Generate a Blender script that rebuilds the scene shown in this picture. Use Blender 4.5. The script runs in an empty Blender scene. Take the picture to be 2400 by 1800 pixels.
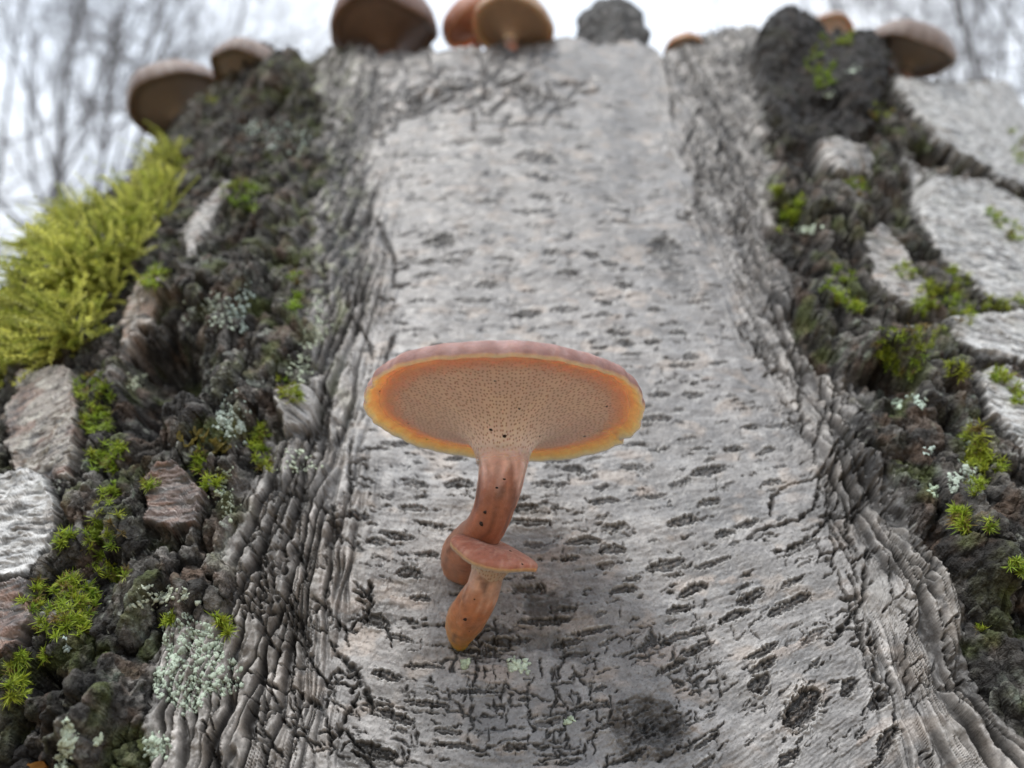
import bpy, math, random
import numpy as np
from mathutils import Vector, Matrix
from mathutils.bvhtree import BVHTree

# ------------------------------------------------------------------ camera, sky, sun, exposure
S = bpy.context.scene
COL = S.collection
PITCH = math.radians(33.0)
CZ = 0.45                      # the phone is held about 45 cm above the ground
FPX = 1884.0                   # focal length in photograph pixels (2400 wide)
CAM = np.array([0.0, 0.0, CZ])
FWD = np.array([0.0, math.cos(PITCH), math.sin(PITCH)])
UPV = np.array([0.0, -math.sin(PITCH), math.cos(PITCH)])
RGT = np.array([1.0, 0.0, 0.0])

cam_d = bpy.data.cameras.new('camera')
cam_d.sensor_width = 36.0
cam_d.lens = FPX / 2400.0 * 36.0
cam_d.clip_start = 0.005
cam_d.clip_end = 600.0
cam_d.dof.use_dof = True
cam_d.dof.focus_distance = 0.126
cam_d.dof.aperture_fstop = 15.0
cam = bpy.data.objects.new('camera', cam_d)
COL.objects.link(cam)
cam.location = CAM
cam.rotation_euler = (math.pi / 2 + PITCH, 0, 0)
S.camera = cam

SUN_EL, SUN_AZ = math.radians(58), math.radians(205)      # azimuth measured from +Y clockwise
world = bpy.data.worlds.new('World')
S.world = world
world.use_nodes = True
wn, wl = world.node_tree.nodes, world.node_tree.links
wn.clear()
w_out = wn.new('ShaderNodeOutputWorld')
w_bg = wn.new('ShaderNodeBackground')
w_sky = wn.new('ShaderNodeTexSky')
w_sky.sky_type = 'NISHITA'
w_sky.sun_disc = False
w_sky.sun_elevation = SUN_EL
w_sky.sun_rotation = SUN_AZ
w_mix = wn.new('ShaderNodeMix'); w_mix.data_type = 'RGBA'
w_tc = wn.new('ShaderNodeTexCoord')
w_no = wn.new('ShaderNodeTexNoise'); w_no.inputs['Scale'].default_value = 2.2; w_no.inputs['Detail'].default_value = 4
w_cr = wn.new('ShaderNodeValToRGB')
w_cr.color_ramp.elements[0].position = 0.35; w_cr.color_ramp.elements[0].color = (7.4, 8.3, 9.5, 1)
w_cr.color_ramp.elements[1].position = 0.65; w_cr.color_ramp.elements[1].color = (10.4, 10.9, 11.6, 1)
wl.new(w_tc.outputs['Generated'], w_no.inputs['Vector'])
wl.new(w_no.outputs['Fac'], w_cr.inputs['Fac'])
w_mix.inputs['Factor'].default_value = 0.86               # an overcast sky: cloud over most of the blue
wl.new(w_sky.outputs['Color'], w_mix.inputs[6])
wl.new(w_cr.outputs['Color'], w_mix.inputs[7])
wl.new(w_mix.outputs[2], w_bg.inputs['Color'])
w_bg.inputs['Strength'].default_value = 0.09
wl.new(w_bg.outputs['Background'], w_out.inputs['Surface'])

sun_d = bpy.data.lights.new('sun', 'SUN')
sun_d.energy = 1.5
sun_d.angle = math.radians(16)
sun_d.color = (1.0, 0.96, 0.9)
sun = bpy.data.objects.new('sun', sun_d)
COL.objects.link(sun)
sd = Vector((math.sin(SUN_AZ) * math.cos(SUN_EL), math.cos(SUN_AZ) * math.cos(SUN_EL), math.sin(SUN_EL)))
sun.rotation_euler = sd.to_track_quat('Z', 'Y').to_euler()
sun.location = sd * 20

S.view_settings.view_transform = 'Standard'
S.view_settings.look = 'None'
S.view_settings.gamma = 1.0
S.view_settings.use_curve_mapping = False
S.view_settings.exposure = 0.75
try:
    S.cycles.use_denoising = True
except Exception:
    pass

rng = np.random.default_rng(11)
random.seed(11)

# ------------------------------------------------------------------ helpers
def ray(px, py):
    d = FWD + RGT * (px - 1200.0) / FPX + UPV * (900.0 - py) / FPX
    return d / np.linalg.norm(d)

def at_y(px, py, y):
    d = ray(px, py)
    return CAM + d * (y / d[1])

def project(P):
    """world points (...,3) -> photograph pixels"""
    q = P - CAM
    dep = q @ FWD
    dep = np.where(dep < 1e-3, 1e-3, dep)
    return 1200 + FPX * (q @ RGT) / dep, 900 - FPX * (q @ UPV) / dep, dep

_perm = np.random.default_rng(5).permutation(4096).astype(np.int32)
_ga = np.random.default_rng(6).uniform(0, 2 * np.pi, 4096)
_gx, _gy = np.cos(_ga).astype(np.float32), np.sin(_ga).astype(np.float32)

def _h(ix, iy, seed):
    return _perm[(_perm[(ix + seed * 131) & 4095] + iy + seed * 17) & 4095]

def pn(x, y, seed=0):
    x = np.asarray(x, np.float32); y = np.asarray(y, np.float32)
    xf = np.floor(x); yf = np.floor(y)
    ix = xf.astype(np.int32); iy = yf.astype(np.int32)
    fx = x - xf; fy = y - yf
    u = fx * fx * fx * (fx * (fx * 6 - 15) + 10)
    v = fy * fy * fy * (fy * (fy * 6 - 15) + 10)
    def g(dx, dy):
        k = _h(ix + dx, iy + dy, seed)
        return _gx[k] * (fx - dx) + _gy[k] * (fy - dy)
    a = g(0, 0); b = g(1, 0); c = g(0, 1); d = g(1, 1)
    return 1.5 * ((a + (b - a) * u) * (1 - v) + (c + (d - c) * u) * v)

_g3 = np.random.default_rng(8).normal(size=(4096, 3)); _g3 /= np.linalg.norm(_g3, axis=1)[:, None]
_g3 = _g3.astype(np.float32)
def pn3(P, seed=0):
    P = P.astype(np.float32)
    f = np.floor(P); I = f.astype(np.int32); r = P - f
    w = r * r * r * (r * (r * 6 - 15) + 10)
    out = 0
    for dx in (0, 1):
        hx = _perm[(I[..., 0] + dx + seed * 131) & 4095]; wx = w[..., 0] if dx else 1 - w[..., 0]
        for dy in (0, 1):
            hy = _perm[(hx + I[..., 1] + dy) & 4095]; wy = wx * (w[..., 1] if dy else 1 - w[..., 1])
            for dz in (0, 1):
                g = _g3[_perm[(hy + I[..., 2] + dz) & 4095]]
                out = out + (g[..., 0] * (r[..., 0] - dx) + g[..., 1] * (r[..., 1] - dy) + g[..., 2] * (r[..., 2] - dz)) * (wy * (w[..., 2] if dz else 1 - w[..., 2]))
    return 1.5 * out

def fbm3(P, seed=0, octv=3, gain=.5):
    r = 0; a = 1.0; f = 1.0
    for k in range(octv):
        r = r + a * pn3(P * f, seed + 7 * k); a *= gain; f *= 2.03
    return r

def fbm(x, y, seed=0, octv=4, gain=0.5):
    r = 0; a = 1.0; f = 1.0
    for k in range(octv):
        r = r + a * pn(x * f, y * f, seed + k * 7)
        a *= gain; f *= 2.03
    return r

def ridged(x, y, seed=0, octv=3, gain=0.5):
    r = 0; a = 1.0; f = 1.0; n = 0
    for k in range(octv):
        r = r + a * (1 - np.abs(pn(x * f, y * f, seed + k * 7)))
        n += a; a *= gain; f *= 2.1
    return r / n

def worley(x, y, seed=0):
    xf = np.floor(x); yf = np.floor(y)
    ix = xf.astype(np.int64); iy = yf.astype(np.int64)
    f1 = np.full(x.shape, 9.0); f2 = np.full(x.shape, 9.0); cid = np.zeros(x.shape, np.int64)
    for dx in (-1, 0, 1):
        for dy in (-1, 0, 1):
            k = _h(ix + dx, iy + dy, seed)
            ox = ix + dx + (k % 64) / 64.0; oy = iy + dy + (k // 64) / 64.0
            d = np.hypot(ox - x, oy - y)
            near = d < f1
            f2 = np.where(near, f1, np.minimum(f2, d))
            cid = np.where(near, k, cid)
            f1 = np.where(near, d, f1)
    return f1, f2, cid

def ss(a, b, x):
    t = np.clip((x - a) / (b - a), 0, 1)
    return t * t * (3 - 2 * t)

def mixc(c, col, m):
    return c + (np.asarray(col) - c) * m[..., None]

def mesh_obj(name, verts, faces, mat=None, parent=None, smooth=True, cols=None, normals=None):
    me = bpy.data.meshes.new(name)
    verts = np.asarray(verts, np.float32); faces = np.asarray(faces, np.int32)
    n, k = faces.shape
    me.vertices.add(len(verts)); me.vertices.foreach_set('co', verts.ravel())
    me.loops.add(n * k); me.loops.foreach_set('vertex_index', faces.ravel())
    me.polygons.add(n)
    me.polygons.foreach_set('loop_start', np.arange(0, n * k, k, dtype=np.int32))
    me.polygons.foreach_set('loop_total', np.full(n, k, np.int32))
    me.polygons.foreach_set('use_smooth', np.full(n, smooth, bool))
    me.update(calc_edges=True)
    if cols is not None:
        a = me.color_attributes.new('Col', 'FLOAT_COLOR', 'POINT')
        c4 = np.ones((len(verts), 4), np.float32); c4[:, :cols.shape[1]] = cols
        a.data.foreach_set('color', c4.ravel())
    if normals is not None:
        me.normals_split_custom_set_from_vertices(np.asarray(normals, np.float32))
    o = bpy.data.objects.new(name, me)
    COL.objects.link(o)
    if mat: me.materials.append(mat)
    if parent is not None: o.parent = parent
    return o

def empty(name, loc=(0, 0, 0)):
    o = bpy.data.objects.new(name, None)
    o.empty_display_size = 0.02
    COL.objects.link(o); o.location = Vector([float(c) for c in loc])
    return o

def tag(o, label, cat, group=None, kind=None):
    o['label'] = label; o['category'] = cat
    if group: o['group'] = group
    if kind: o['kind'] = kind
    return o

def adopt(parent, o):
    """parent a mesh whose vertices are in world space under an Empty that has a location"""
    o.parent = parent
    o.matrix_parent_inverse = Matrix.Translation(parent.location).inverted()
    return o

class MB:
    def __init__(s): s.v = []; s.f = []; s.n = 0
    def add(s, v, f):
        v = np.asarray(v, float); f = np.asarray(f, int)
        s.v.append(v); s.f.append(f + s.n); s.n += len(v)
    def build(s, name, mat, parent=None, smooth=True, cols=None):
        return mesh_obj(name, np.concatenate(s.v), np.concatenate(s.f), mat, parent, smooth, cols)

def tube_pts(path, radii, k=8):
    path = np.asarray(path, float); n = len(path)
    t = np.gradient(path, axis=0); t /= np.linalg.norm(t, axis=1)[:, None] + 1e-12
    ref = np.array([0.31, 0.22, 0.92])
    if abs(t[0] @ ref) > 0.9: ref = np.array([1.0, 0, 0])
    a = np.cross(t, ref); a /= np.linalg.norm(a, axis=1)[:, None] + 1e-12
    b = np.cross(t, a)
    ang = np.linspace(0, 2 * np.pi, k, endpoint=False)
    v = path[:, None] + np.asarray(radii)[:, None, None] * (a[:, None] * np.cos(ang)[None, :, None] + b[:, None] * np.sin(ang)[None, :, None])
    i = np.arange(n - 1)[:, None] * k; j = np.arange(k)[None]
    j2 = (j + 1) % k
    f = np.stack([i + j, i + j2, i + k + j2, i + k + j], -1).reshape(-1, 4)
    return v.reshape(-1, 3), f

def spline(pts, n):
    pts = np.asarray(pts, float)
    t = np.concatenate([[0], np.cumsum(np.linalg.norm(np.diff(pts[:, :3], axis=0), axis=1))]); t /= t[-1]
    tt = np.linspace(0, 1, n); out = []
    m = np.gradient(pts, t, axis=0)
    for x in tt:
        k = min(max(np.searchsorted(t, x) - 1, 0), len(t) - 2)
        h = t[k + 1] - t[k]; s = (x - t[k]) / h
        h00 = 2 * s**3 - 3 * s**2 + 1; h10 = s**3 - 2 * s**2 + s; h01 = -2 * s**3 + 3 * s**2; h11 = s**3 - s**2
        out.append(h00 * pts[k] + h10 * h * m[k] + h01 * pts[k + 1] + h11 * h * m[k + 1])
    return np.array(out)

# ------------------------------------------------------------------ materials
def new_mat(name):
    m = bpy.data.materials.new(name); m.use_nodes = True
    nt = m.node_tree; b = nt.nodes['Principled BSDF']
    return m, nt, b

def nd(nt, t, **kw):
    n = nt.nodes.new(t)
    for k, v in kw.items():
        if hasattr(n, k): setattr(n, k, v)
        else: n.inputs[k].default_value = v
    return n

def mat_attr(name, rough=0.6, nscale=1800, namt=0.35, bscale=2600, bump=0.25, bdist=0.0004, spec=0.4, rvar=0.25):
    """surface colour from the mesh's own colour layer, broken up by procedural grain and fine relief"""
    m, nt, b = new_mat(name)
    at = nd(nt, 'ShaderNodeAttribute'); at.attribute_name = 'Col'
    tc = nd(nt, 'ShaderNodeTexCoord')
    n1 = nd(nt, 'ShaderNodeTexNoise', Scale=nscale, Detail=5.0, Roughness=0.65)
    nt.links.new(tc.outputs['Object'], n1.inputs['Vector'])
    mr = nd(nt, 'ShaderNodeMapRange'); mr.inputs['To Min'].default_value = 1 - namt; mr.inputs['To Max'].default_value = 1 + namt
    mr.inputs['From Min'].default_value = 0.28; mr.inputs['From Max'].default_value = 0.72
    nt.links.new(n1.outputs['Fac'], mr.inputs['Value'])
    mx = nd(nt, 'ShaderNodeVectorMath'); mx.operation = 'SCALE'
    nt.links.new(at.outputs['Color'], mx.inputs[0]); nt.links.new(mr.outputs['Result'], mx.inputs['Scale'])
    nt.links.new(mx.outputs['Vector'], b.inputs['Base Color'])
    n2 = nd(nt, 'ShaderNodeTexNoise', Scale=bscale, Detail=4.0, Roughness=0.6)
    nt.links.new(tc.outputs['Object'], n2.inputs['Vector'])
    bp = nd(nt, 'ShaderNodeBump', Strength=bump, Distance=bdist)
    nt.links.new(n2.outputs['Fac'], bp.inputs['Height'])
    nt.links.new(bp.outputs['Normal'], b.inputs['Normal'])
    n3 = nd(nt, 'ShaderNodeTexNoise', Scale=nscale * 0.25, Detail=3.0)
    nt.links.new(tc.outputs['Object'], n3.inputs['Vector'])
    r3 = nd(nt, 'ShaderNodeMapRange'); r3.inputs['To Min'].default_value = rough - rvar; r3.inputs['To Max'].default_value = rough + rvar
    r3.inputs['From Min'].default_value = 0.3; r3.inputs['From Max'].default_value = 0.7
    nt.links.new(n3.outputs['Fac'], r3.inputs['Value']); nt.links.new(r3.outputs['Result'], b.inputs['Roughness'])
    b.inputs['Specular IOR Level'].default_value = spec
    return m

def mat_noise(name, c1, c2, scale, rough=0.6, bump=0.3, bdist=0.001, sss=0.0, srad=(1, .4, .15), sscale=0.002, spec=0.4, detail=5.0):
    m, nt, b = new_mat(name)
    tc = nd(nt, 'ShaderNodeTexCoord')
    n1 = nd(nt, 'ShaderNodeTexNoise', Scale=scale, Detail=detail, Roughness=0.6)
    nt.links.new(tc.outputs['Object'], n1.inputs['Vector'])
    cr = nd(nt, 'ShaderNodeValToRGB')
    cr.color_ramp.elements[0].position = 0.32; cr.color_ramp.elements[0].color = (*c1, 1)
    cr.color_ramp.elements[1].position = 0.68; cr.color_ramp.elements[1].color = (*c2, 1)
    nt.links.new(n1.outputs['Fac'], cr.inputs['Fac']); nt.links.new(cr.outputs['Color'], b.inputs['Base Color'])
    bp = nd(nt, 'ShaderNodeBump', Strength=bump, Distance=bdist)
    nt.links.new(n1.outputs['Fac'], bp.inputs['Height']); nt.links.new(bp.outputs['Normal'], b.inputs['Normal'])
    b.inputs['Roughness'].default_value = rough
    b.inputs['Specular IOR Level'].default_value = spec
    if sss:
        b.inputs['Subsurface Weight'].default_value = sss
        b.inputs['Subsurface Radius'].default_value = srad
        b.inputs['Subsurface Scale'].default_value = sscale
    return m

def mat_leaf(name, rough=0.5, trans=0.35):
    """thin leaf: colour layer, part of the light passes through"""
    m, nt, b = new_mat(name)
    at = nd(nt, 'ShaderNodeAttribute'); at.attribute_name = 'Col'
    nt.links.new(at.outputs['Color'], b.inputs['Base Color'])
    b.inputs['Roughness'].default_value = rough
    b.inputs['Specular IOR Level'].default_value = 0.35
    tr = nd(nt, 'ShaderNodeBsdfTranslucent'); nt.links.new(at.outputs['Color'], tr.inputs['Color'])
    mx = nd(nt, 'ShaderNodeMixShader'); mx.inputs['Fac'].default_value = trans
    out = nt.nodes['Material Output']
    nt.links.new(b.outputs['BSDF'], mx.inputs[1]); nt.links.new(tr.outputs['BSDF'], mx.inputs[2])
    nt.links.new(mx.outputs['Shader'], out.inputs['Surface'])
    return m

M_BARK = mat_attr('birch_bark', rough=0.42, nscale=2000, namt=0.26, bscale=2300, bump=0.35, bdist=0.0004, spec=0.5, rvar=0.16)
M_ROUGH = mat_attr('weathered_bark', rough=0.66, nscale=1300, namt=0.65, bscale=1500, bump=0.9, bdist=0.0012, spec=0.22)
M_MOSS = mat_leaf('moss_leaf')
M_LICHEN = mat_attr('lichen', rough=0.85, nscale=2500, namt=0.2, bscale=3000, bump=0.4, bdist=0.0003, spec=0.2, rvar=0.1)
M_TREE = mat_noise('grey_bark', (.045, .044, .046), (.12, .117, .12), 14, rough=0.85, bump=0.5, bdist=0.01)
M_TWIG = mat_noise('twig_bark', (.06, .056, .06), (.13, .12, .125), 30, rough=0.8, bump=0.2, bdist=0.002)

# ------------------------------------------------------------------ ground
def build_ground():
    m, nt, b = new_mat('leaf_litter')
    tc = nd(nt, 'ShaderNodeTexCoord')
    v = nd(nt, 'ShaderNodeTexVoronoi', Scale=22.0)
    n = nd(nt, 'ShaderNodeTexNoise', Scale=6.0, Detail=8.0)
    nt.links.new(tc.outputs['Object'], v.inputs['Vector']); nt.links.new(tc.outputs['Object'], n.inputs['Vector'])
    cr = nd(nt, 'ShaderNodeValToRGB')
    cr.color_ramp.elements[0].color = (.13, .095, .06, 1); cr.color_ramp.elements[1].color = (.36, .27, .17, 1)
    e = cr.color_ramp.elements.new(0.5); e.color = (.24, .175, .105, 1)
    mm = nd(nt, 'ShaderNodeMix'); mm.data_type = 'FLOAT'; mm.inputs[0].default_value = 0.5
    nt.links.new(v.outputs['Color'], mm.inputs[2]); nt.links.new(n.outputs['Fac'], mm.inputs[3])
    nt.links.new(mm.outputs[0], cr.inputs['Fac']); nt.links.new(cr.outputs['Color'], b.inputs['Base Color'])
    bp = nd(nt, 'ShaderNodeBump', Strength=0.6, Distance=0.02)
    nt.links.new(v.outputs['Distance'], bp.inputs['Height']); nt.links.new(bp.outputs['Normal'], b.inputs['Normal'])
    b.inputs['Roughness'].default_value = 0.9
    r = np.concatenate([[0.0], np.geomspace(0.3, 400, 40)]); a = np.linspace(0, 2 * np.pi, 73)[:-1]
    X = r[:, None] * np.cos(a); Y = r[:, None] * np.sin(a) + 0.3
    Z = 0.03 * fbm(X * 0.7, Y * 0.7, 3, 3) * ss(0.6, 3, r)[:, None] - 0.012
    V = np.stack([X, Y, Z], -1).reshape(-1, 3)
    i = np.arange(len(r) - 1)[:, None] * 72; j = np.arange(72)[None]
    F = np.stack([i + j, i + 72 + j, i + 72 + (j + 1) % 72, i + (j + 1) % 72], -1).reshape(-1, 4)
    o = mesh_obj('ground', V, F, m)
    o['kind'] = 'structure'; o['label'] = 'brown leaf litter on the forest floor'
build_ground()

# ------------------------------------------------------------------ the birch trunk: base form
def ip(y, pts):
    p = np.array(pts, float)
    return np.interp(y, p[:, 0], p[:, 1])

def ips(x, pts):
    """smooth interpolation through points"""
    p = np.array(pts, float); t, v = p[:, 0], p[:, 1]
    m = np.gradient(v, t)
    xc = np.clip(x, t[0], t[-1])
    k = np.clip(np.searchsorted(t, xc) - 1, 0, len(t) - 2)
    h = t[k + 1] - t[k]; s = (xc - t[k]) / h
    return (2*s**3 - 3*s**2 + 1) * v[k] + (s**3 - 2*s**2 + s) * h * m[k] + (-2*s**3 + 3*s**2) * v[k + 1] + (s**3 - s**2) * h * m[k + 1]

KS = 0.8
CYC = 0.335
def base_pt(th, z):
    """broad stump, flattened towards the camera, flaring at its foot"""
    zr = z - CZ
    front = ips(zr, [(-.45, .02), (-.25, .075), (-.1, .112), (0, .124), (.05, .134), (.1, .147), (.16, .163), (.22, .18), (.30, .20), (.4, .225)])
    wl = ips(zr, [(-.45, .36), (-.2, .27), (0, .225), (.1, .20), (.2, .185), (.35, .175)])
    wr = ips(zr, [(-.45, .36), (-.2, .29), (0, .255), (.1, .25), (.2, .27), (.35, .28)])
    s, c = np.sin(th), np.cos(th)
    w = np.where(s < 0, wl, wr)
    x = w * np.sign(s) * np.abs(s) ** KS
    dpt = np.where(c > 0, CYC - front, 0.15 + 0 * front)
    y = CYC - dpt * np.sign(c) * np.abs(c) ** KS
    return np.stack([x, y, z + 0 * x], -1)

RIM = [(-400, 900), (-150, 720), (0, 610), (120, 520), (200, 440), (330, 330), (450, 260), (545, 205), (590, 160), (640, 138), (700, 142), (735, 168), (752, 150), (775, 112), (800, 105), (900, 125),
       (1000, 118), (1100, 122), (1200, 100), (1300, 92), (1400, 98), (1500, 102), (1560, 125), (1600, 112), (1640, 80), (1700, 70), (1760, 78),
       (1850, 112), (1950, 125), (2050, 160), (2090, 195), (2200, 214), (2320, 210), (2400, 200), (2700, 215)]
def rim_top():
    th = np.linspace(-1.75, 1.75, 900)
    zz = np.linspace(CZ - 0.02, CZ + 0.42, 700)
    T, Z = np.meshgrid(th, zz, indexing='ij')
    px, py, _ = project(base_pt(T, Z))
    tgt = ip(px, RIM)
    above = py < tgt
    k = np.argmax(above, axis=1); k = np.where(above.any(axis=1), k, len(zz) - 1)
    zt = zz[k]
    # off the visible front keep the rim at the height it had where it leaves the view
    vis = np.abs(th) < 1.25
    lo, hi = zt[vis][0], zt[vis][-1]
    zt = np.where(th < -1.25, lo, np.where(th > 1.25, hi, zt))
    ker = np.exp(-np.linspace(-2, 2, 9) ** 2); ker /= ker.sum()
    zt = np.convolve(np.pad(zt, 4, mode='edge'), ker, mode='valid')
    zt = zt + 0.005 * pn(th * 26, th * 0 + 3.3, 9) + 0.0045 * pn(th * 70, th * 0 + 1.3, 8) + .002 * pn(th * 190, th * 0 + 2.3, 8)
    jag = np.exp(-((th - .42) / .16) ** 2) + .5 * np.exp(-((th + .35) / .12) ** 2)
    zt = zt + jag * (.006 * (np.round(pn(th * 28, th * 0 + 7.7, 19) * 3) / 3))
    back = 0.5 * (lo + hi)
    thf = np.concatenate([[-np.pi, -2.4], th, [2.4, np.pi]])
    ztf = np.concatenate([[back, back], zt, [back, back]])
    return thf, ztf
TH_R, ZT_R = rim_top()

ZB = CZ - 0.014
NU_D, NU_C, NV_D, NV_L = 1070, 24, 860, 16
def build_grid():
    # rows: even spacing as seen on the centre line, coarse below
    zz = np.linspace(ZB, ip(0, np.stack([TH_R, ZT_R], 1)), 3000)
    _, py, _ = project(base_pt(np.zeros_like(zz), zz))
    pyr = np.linspace(py[0], py[-1], NV_D)
    zrow = np.interp(-pyr, -py, zz)
    vrow = (zrow - zz[0]) / (zz[-1] - zz[0])
    fine = np.linspace(-np.pi, np.pi, 4001)
    zt = np.interp(fine, TH_R, ZT_R)
    TH = []; Z = []
    mid = len(fine) // 2; lim = []
    for v in vrow:
        px, py, dep = project(base_pt(fine, ZB + v * (zt - ZB)))
        ok = (px > -90) & (px < 2490) & (np.abs(fine) < 1.40)
        b = mid + np.argmin(np.append(ok[mid:], False)) - 1; a = mid - np.argmin(np.append(ok[mid::-1], False)) + 1
        lim.append((fine[a], fine[b]))
    lim = np.array(lim); K = 501; ker = np.hanning(K); ker /= ker.sum()
    lim = np.stack([np.convolve(np.pad(lim[:, k], K // 2, mode='edge'), ker, mode='valid') for k in (0, 1)], 1)
    for v, (la, lb) in zip(vrow, lim):
        P = base_pt(fine, ZB + v * (zt - ZB))
        seg = np.linalg.norm(np.diff(P, axis=0), axis=1)
        cum = np.concatenate([[0], np.cumsum(seg)])
        c = np.linspace(np.interp(la, fine, cum), np.interp(lb, fine, cum), NU_D)
        td = np.interp(c, cum, fine)
        tl = np.linspace(-np.pi, td[0], NU_C, endpoint=False); tr = np.linspace(td[-1], np.pi, NU_C + 1)[1:]
        t = np.concatenate([tl, td, tr])
        TH.append(t); Z.append(ZB + v * (np.interp(t, TH_R, ZT_R) - ZB))
    TH = np.array(TH); Z = np.array(Z)
    zl = np.linspace(-0.03, ZB, NV_L, endpoint=False)
    TH = np.concatenate([np.repeat(TH[:1], NV_L, 0), TH]); Z = np.concatenate([np.repeat(zl[:, None], TH.shape[1], 1), Z])
    return TH, Z
TH, ZZ = build_grid()
P0 = base_pt(TH, ZZ)
NV, NU = TH.shape

def grid_normals(P):
    du = np.gradient(P, axis=1); dv = np.gradient(P, axis=0)
    n = np.cross(du, dv)
    n /= np.linalg.norm(n, axis=-1)[..., None] + 1e-12
    return n
N0 = grid_normals(P0)
if N0[NV // 2, NU // 2, 1] > 0: N0 = -N0
# lateral and vertical surface coordinates in millimetres
ic = NU // 2
seg = np.linalg.norm(np.diff(P0, axis=1), axis=-1)
SX = np.concatenate([np.zeros((NV, 1)), np.cumsum(seg, 1)], 1)
zero = np.array([np.interp(0.0, TH[r], SX[r]) for r in range(NV)])
SX = (SX - zero[:, None]) * 1000
HZ = (ZZ - CZ) * 1000 * 1.12

# zone borders, x as a function of y in the photograph
L1 = [(0, 800), (130, 850), (300, 865), (500, 880), (700, 900), (850, 860), (1000, 850), (1200, 850), (1400, 820), (1600, 790), (1800, 760)]
L2 = [(0, 720), (150, 740), (300, 760), (500, 740), (700, 730), (850, 720), (950, 700), (1050, 620), (1200, 560), (1400, 500), (1500, 400), (1800, 345)]
L3 = [(0, 300), (300, 430), (500, 400), (700, 320), (900, 290), (1100, 330), (1300, 330), (1500, 250), (1800, 160)]
R1 = [(0, 1540), (150, 1560), (400, 1610), (600, 1685), (750, 1745), (900, 1830), (1000, 1860), (1200, 1950), (1400, 2000), (1600, 2080), (1800, 2150)]
R2 = [(0, 1745), (300, 1795), (500, 1800), (700, 1850), (850, 1920), (950, 2010), (1200, 2130), (1400, 2250), (1600, 2340), (1800, 2420)]
R3 = [(100, 2065), (250, 2090), (400, 2110), (600, 2170), (800, 2230), (1000, 2330), (1200, 2430), (1800, 2700)]

# raised lumps and hollows of the bark: (x, y, rx, ry, angle, height mm, sharpness)
LUMPS = [
    (1825, 120, 45, 60, 10, 7, 2), (1985, 240, 55, 60, 0, 7, 2), (1905, 290, 60, 40, 0, -8, 2), (1940, 120, 40, 40, 0, -5, 2),
    (170, 620, 210, 120, -42, 22, 2.2),
    (640, 170, 75, 60, 10, 9, 3), (560, 330, 70, 90, -20, 5, 2.2), (640, 420, 60, 80, 15, 4, 2.4), (600, 500, 55, 50, 0, 5, 2.5),
    (480, 600, 70, 60, -30, 6, 2.6), (450, 680, 110, 50, -15, 9, 3), (560, 700, 60, 90, 20, 6, 2.6), (420, 930, 105, 110, 10, -22, 2.6),
    (540, 920, 45, 90, -15, 7, 2.6), (330, 830, 55, 100, 15, 3, 2), (600, 620, 30, 120, 12, 5, 2.4), (690, 960, 60, 50, 0, 2, 2),
    (500, 1090, 60, 45, 0, 6, 2.6), (620, 1060, 30, 60, 10, -4, 2.2), (180, 800, 60, 50, 10, 6, 2.6), (200, 1170, 55, 60, 0, 6, 2.8),
    (400, 1300, 70, 30, 0, -8, 2.5), (380, 1420, 85, 70, -10, 6, 2.5), (300, 1580, 60, 60, 0, -10, 2.4), (350, 1500, 60, 90, 15, -5, 2.0), (170, 1640, 90, 45, -20, -12, 2.6),
    (250, 1640, 55, 150, 22, 9, 2.6), (100, 1530, 110, 60, -25, 7, 2.6), (130, 1740, 90, 45, -20, 8, 2.6), (60, 1620, 70, 40, -10, 5, 2.4),
    (280, 1230, 50, 70, 0, 4, 2.2), (300, 1000, 40, 110, 0, 4, 2.4),
    (1850, 300, 90, 50, 25, 8, 2.6), (1965, 370, 62, 45, 12, 9, 3.0), (1960, 500, 75, 90, -10, 8, 2.8), (1840, 440, 45, 40, 0, 4, 2.4),
    (1870, 560, 60, 50, 0, -5, 2.3), (1900, 700, 90, 60, 30, 5, 2.6), (2070, 840, 70, 38, 20, 10, 3.0), (2060, 920, 70, 40, 15, -9, 2.5),
    (2120, 480, 30, 90, 20, -9, 2.4), (2200, 400, 100, 24, 22, -12, 2.6), (2000, 1050, 120, 70, 20, 4, 2.3), (2200, 930, 60, 50, 20, 7, 2.6), (2240, 880, 50, 40, 0, -7, 2.4),
    (2370, 1150, 50, 50, 0, -10, 2.5), (2330, 1300, 120, 90, 25, 7, 2.6), (2380, 1450, 90, 60, 0, -6, 2.4), (2150, 800, 26, 40, 0, -8, 2.2), (2190, 1010, 60, 36, 30, -4, 2.2),
    (1500, 330, 40, 160, 2, -1.5, 2), (1170, 180, 260, 40, -4, 2.5, 2.5), (840, 230, 50, 120, 0, 3, 2.4), (1000, 200, 130, 26, -14, 2.4, 2.2), (1240, 150, 60, 40, 0, 3, 2.5),
    (1520, 1700, 115, 90, 0, 1.6, 2.2), (1520, 1705, 62, 48, 0, -3.0, 2.2), (1160, 1440, 90, 60, 0, -0.8, 2),
]
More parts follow.
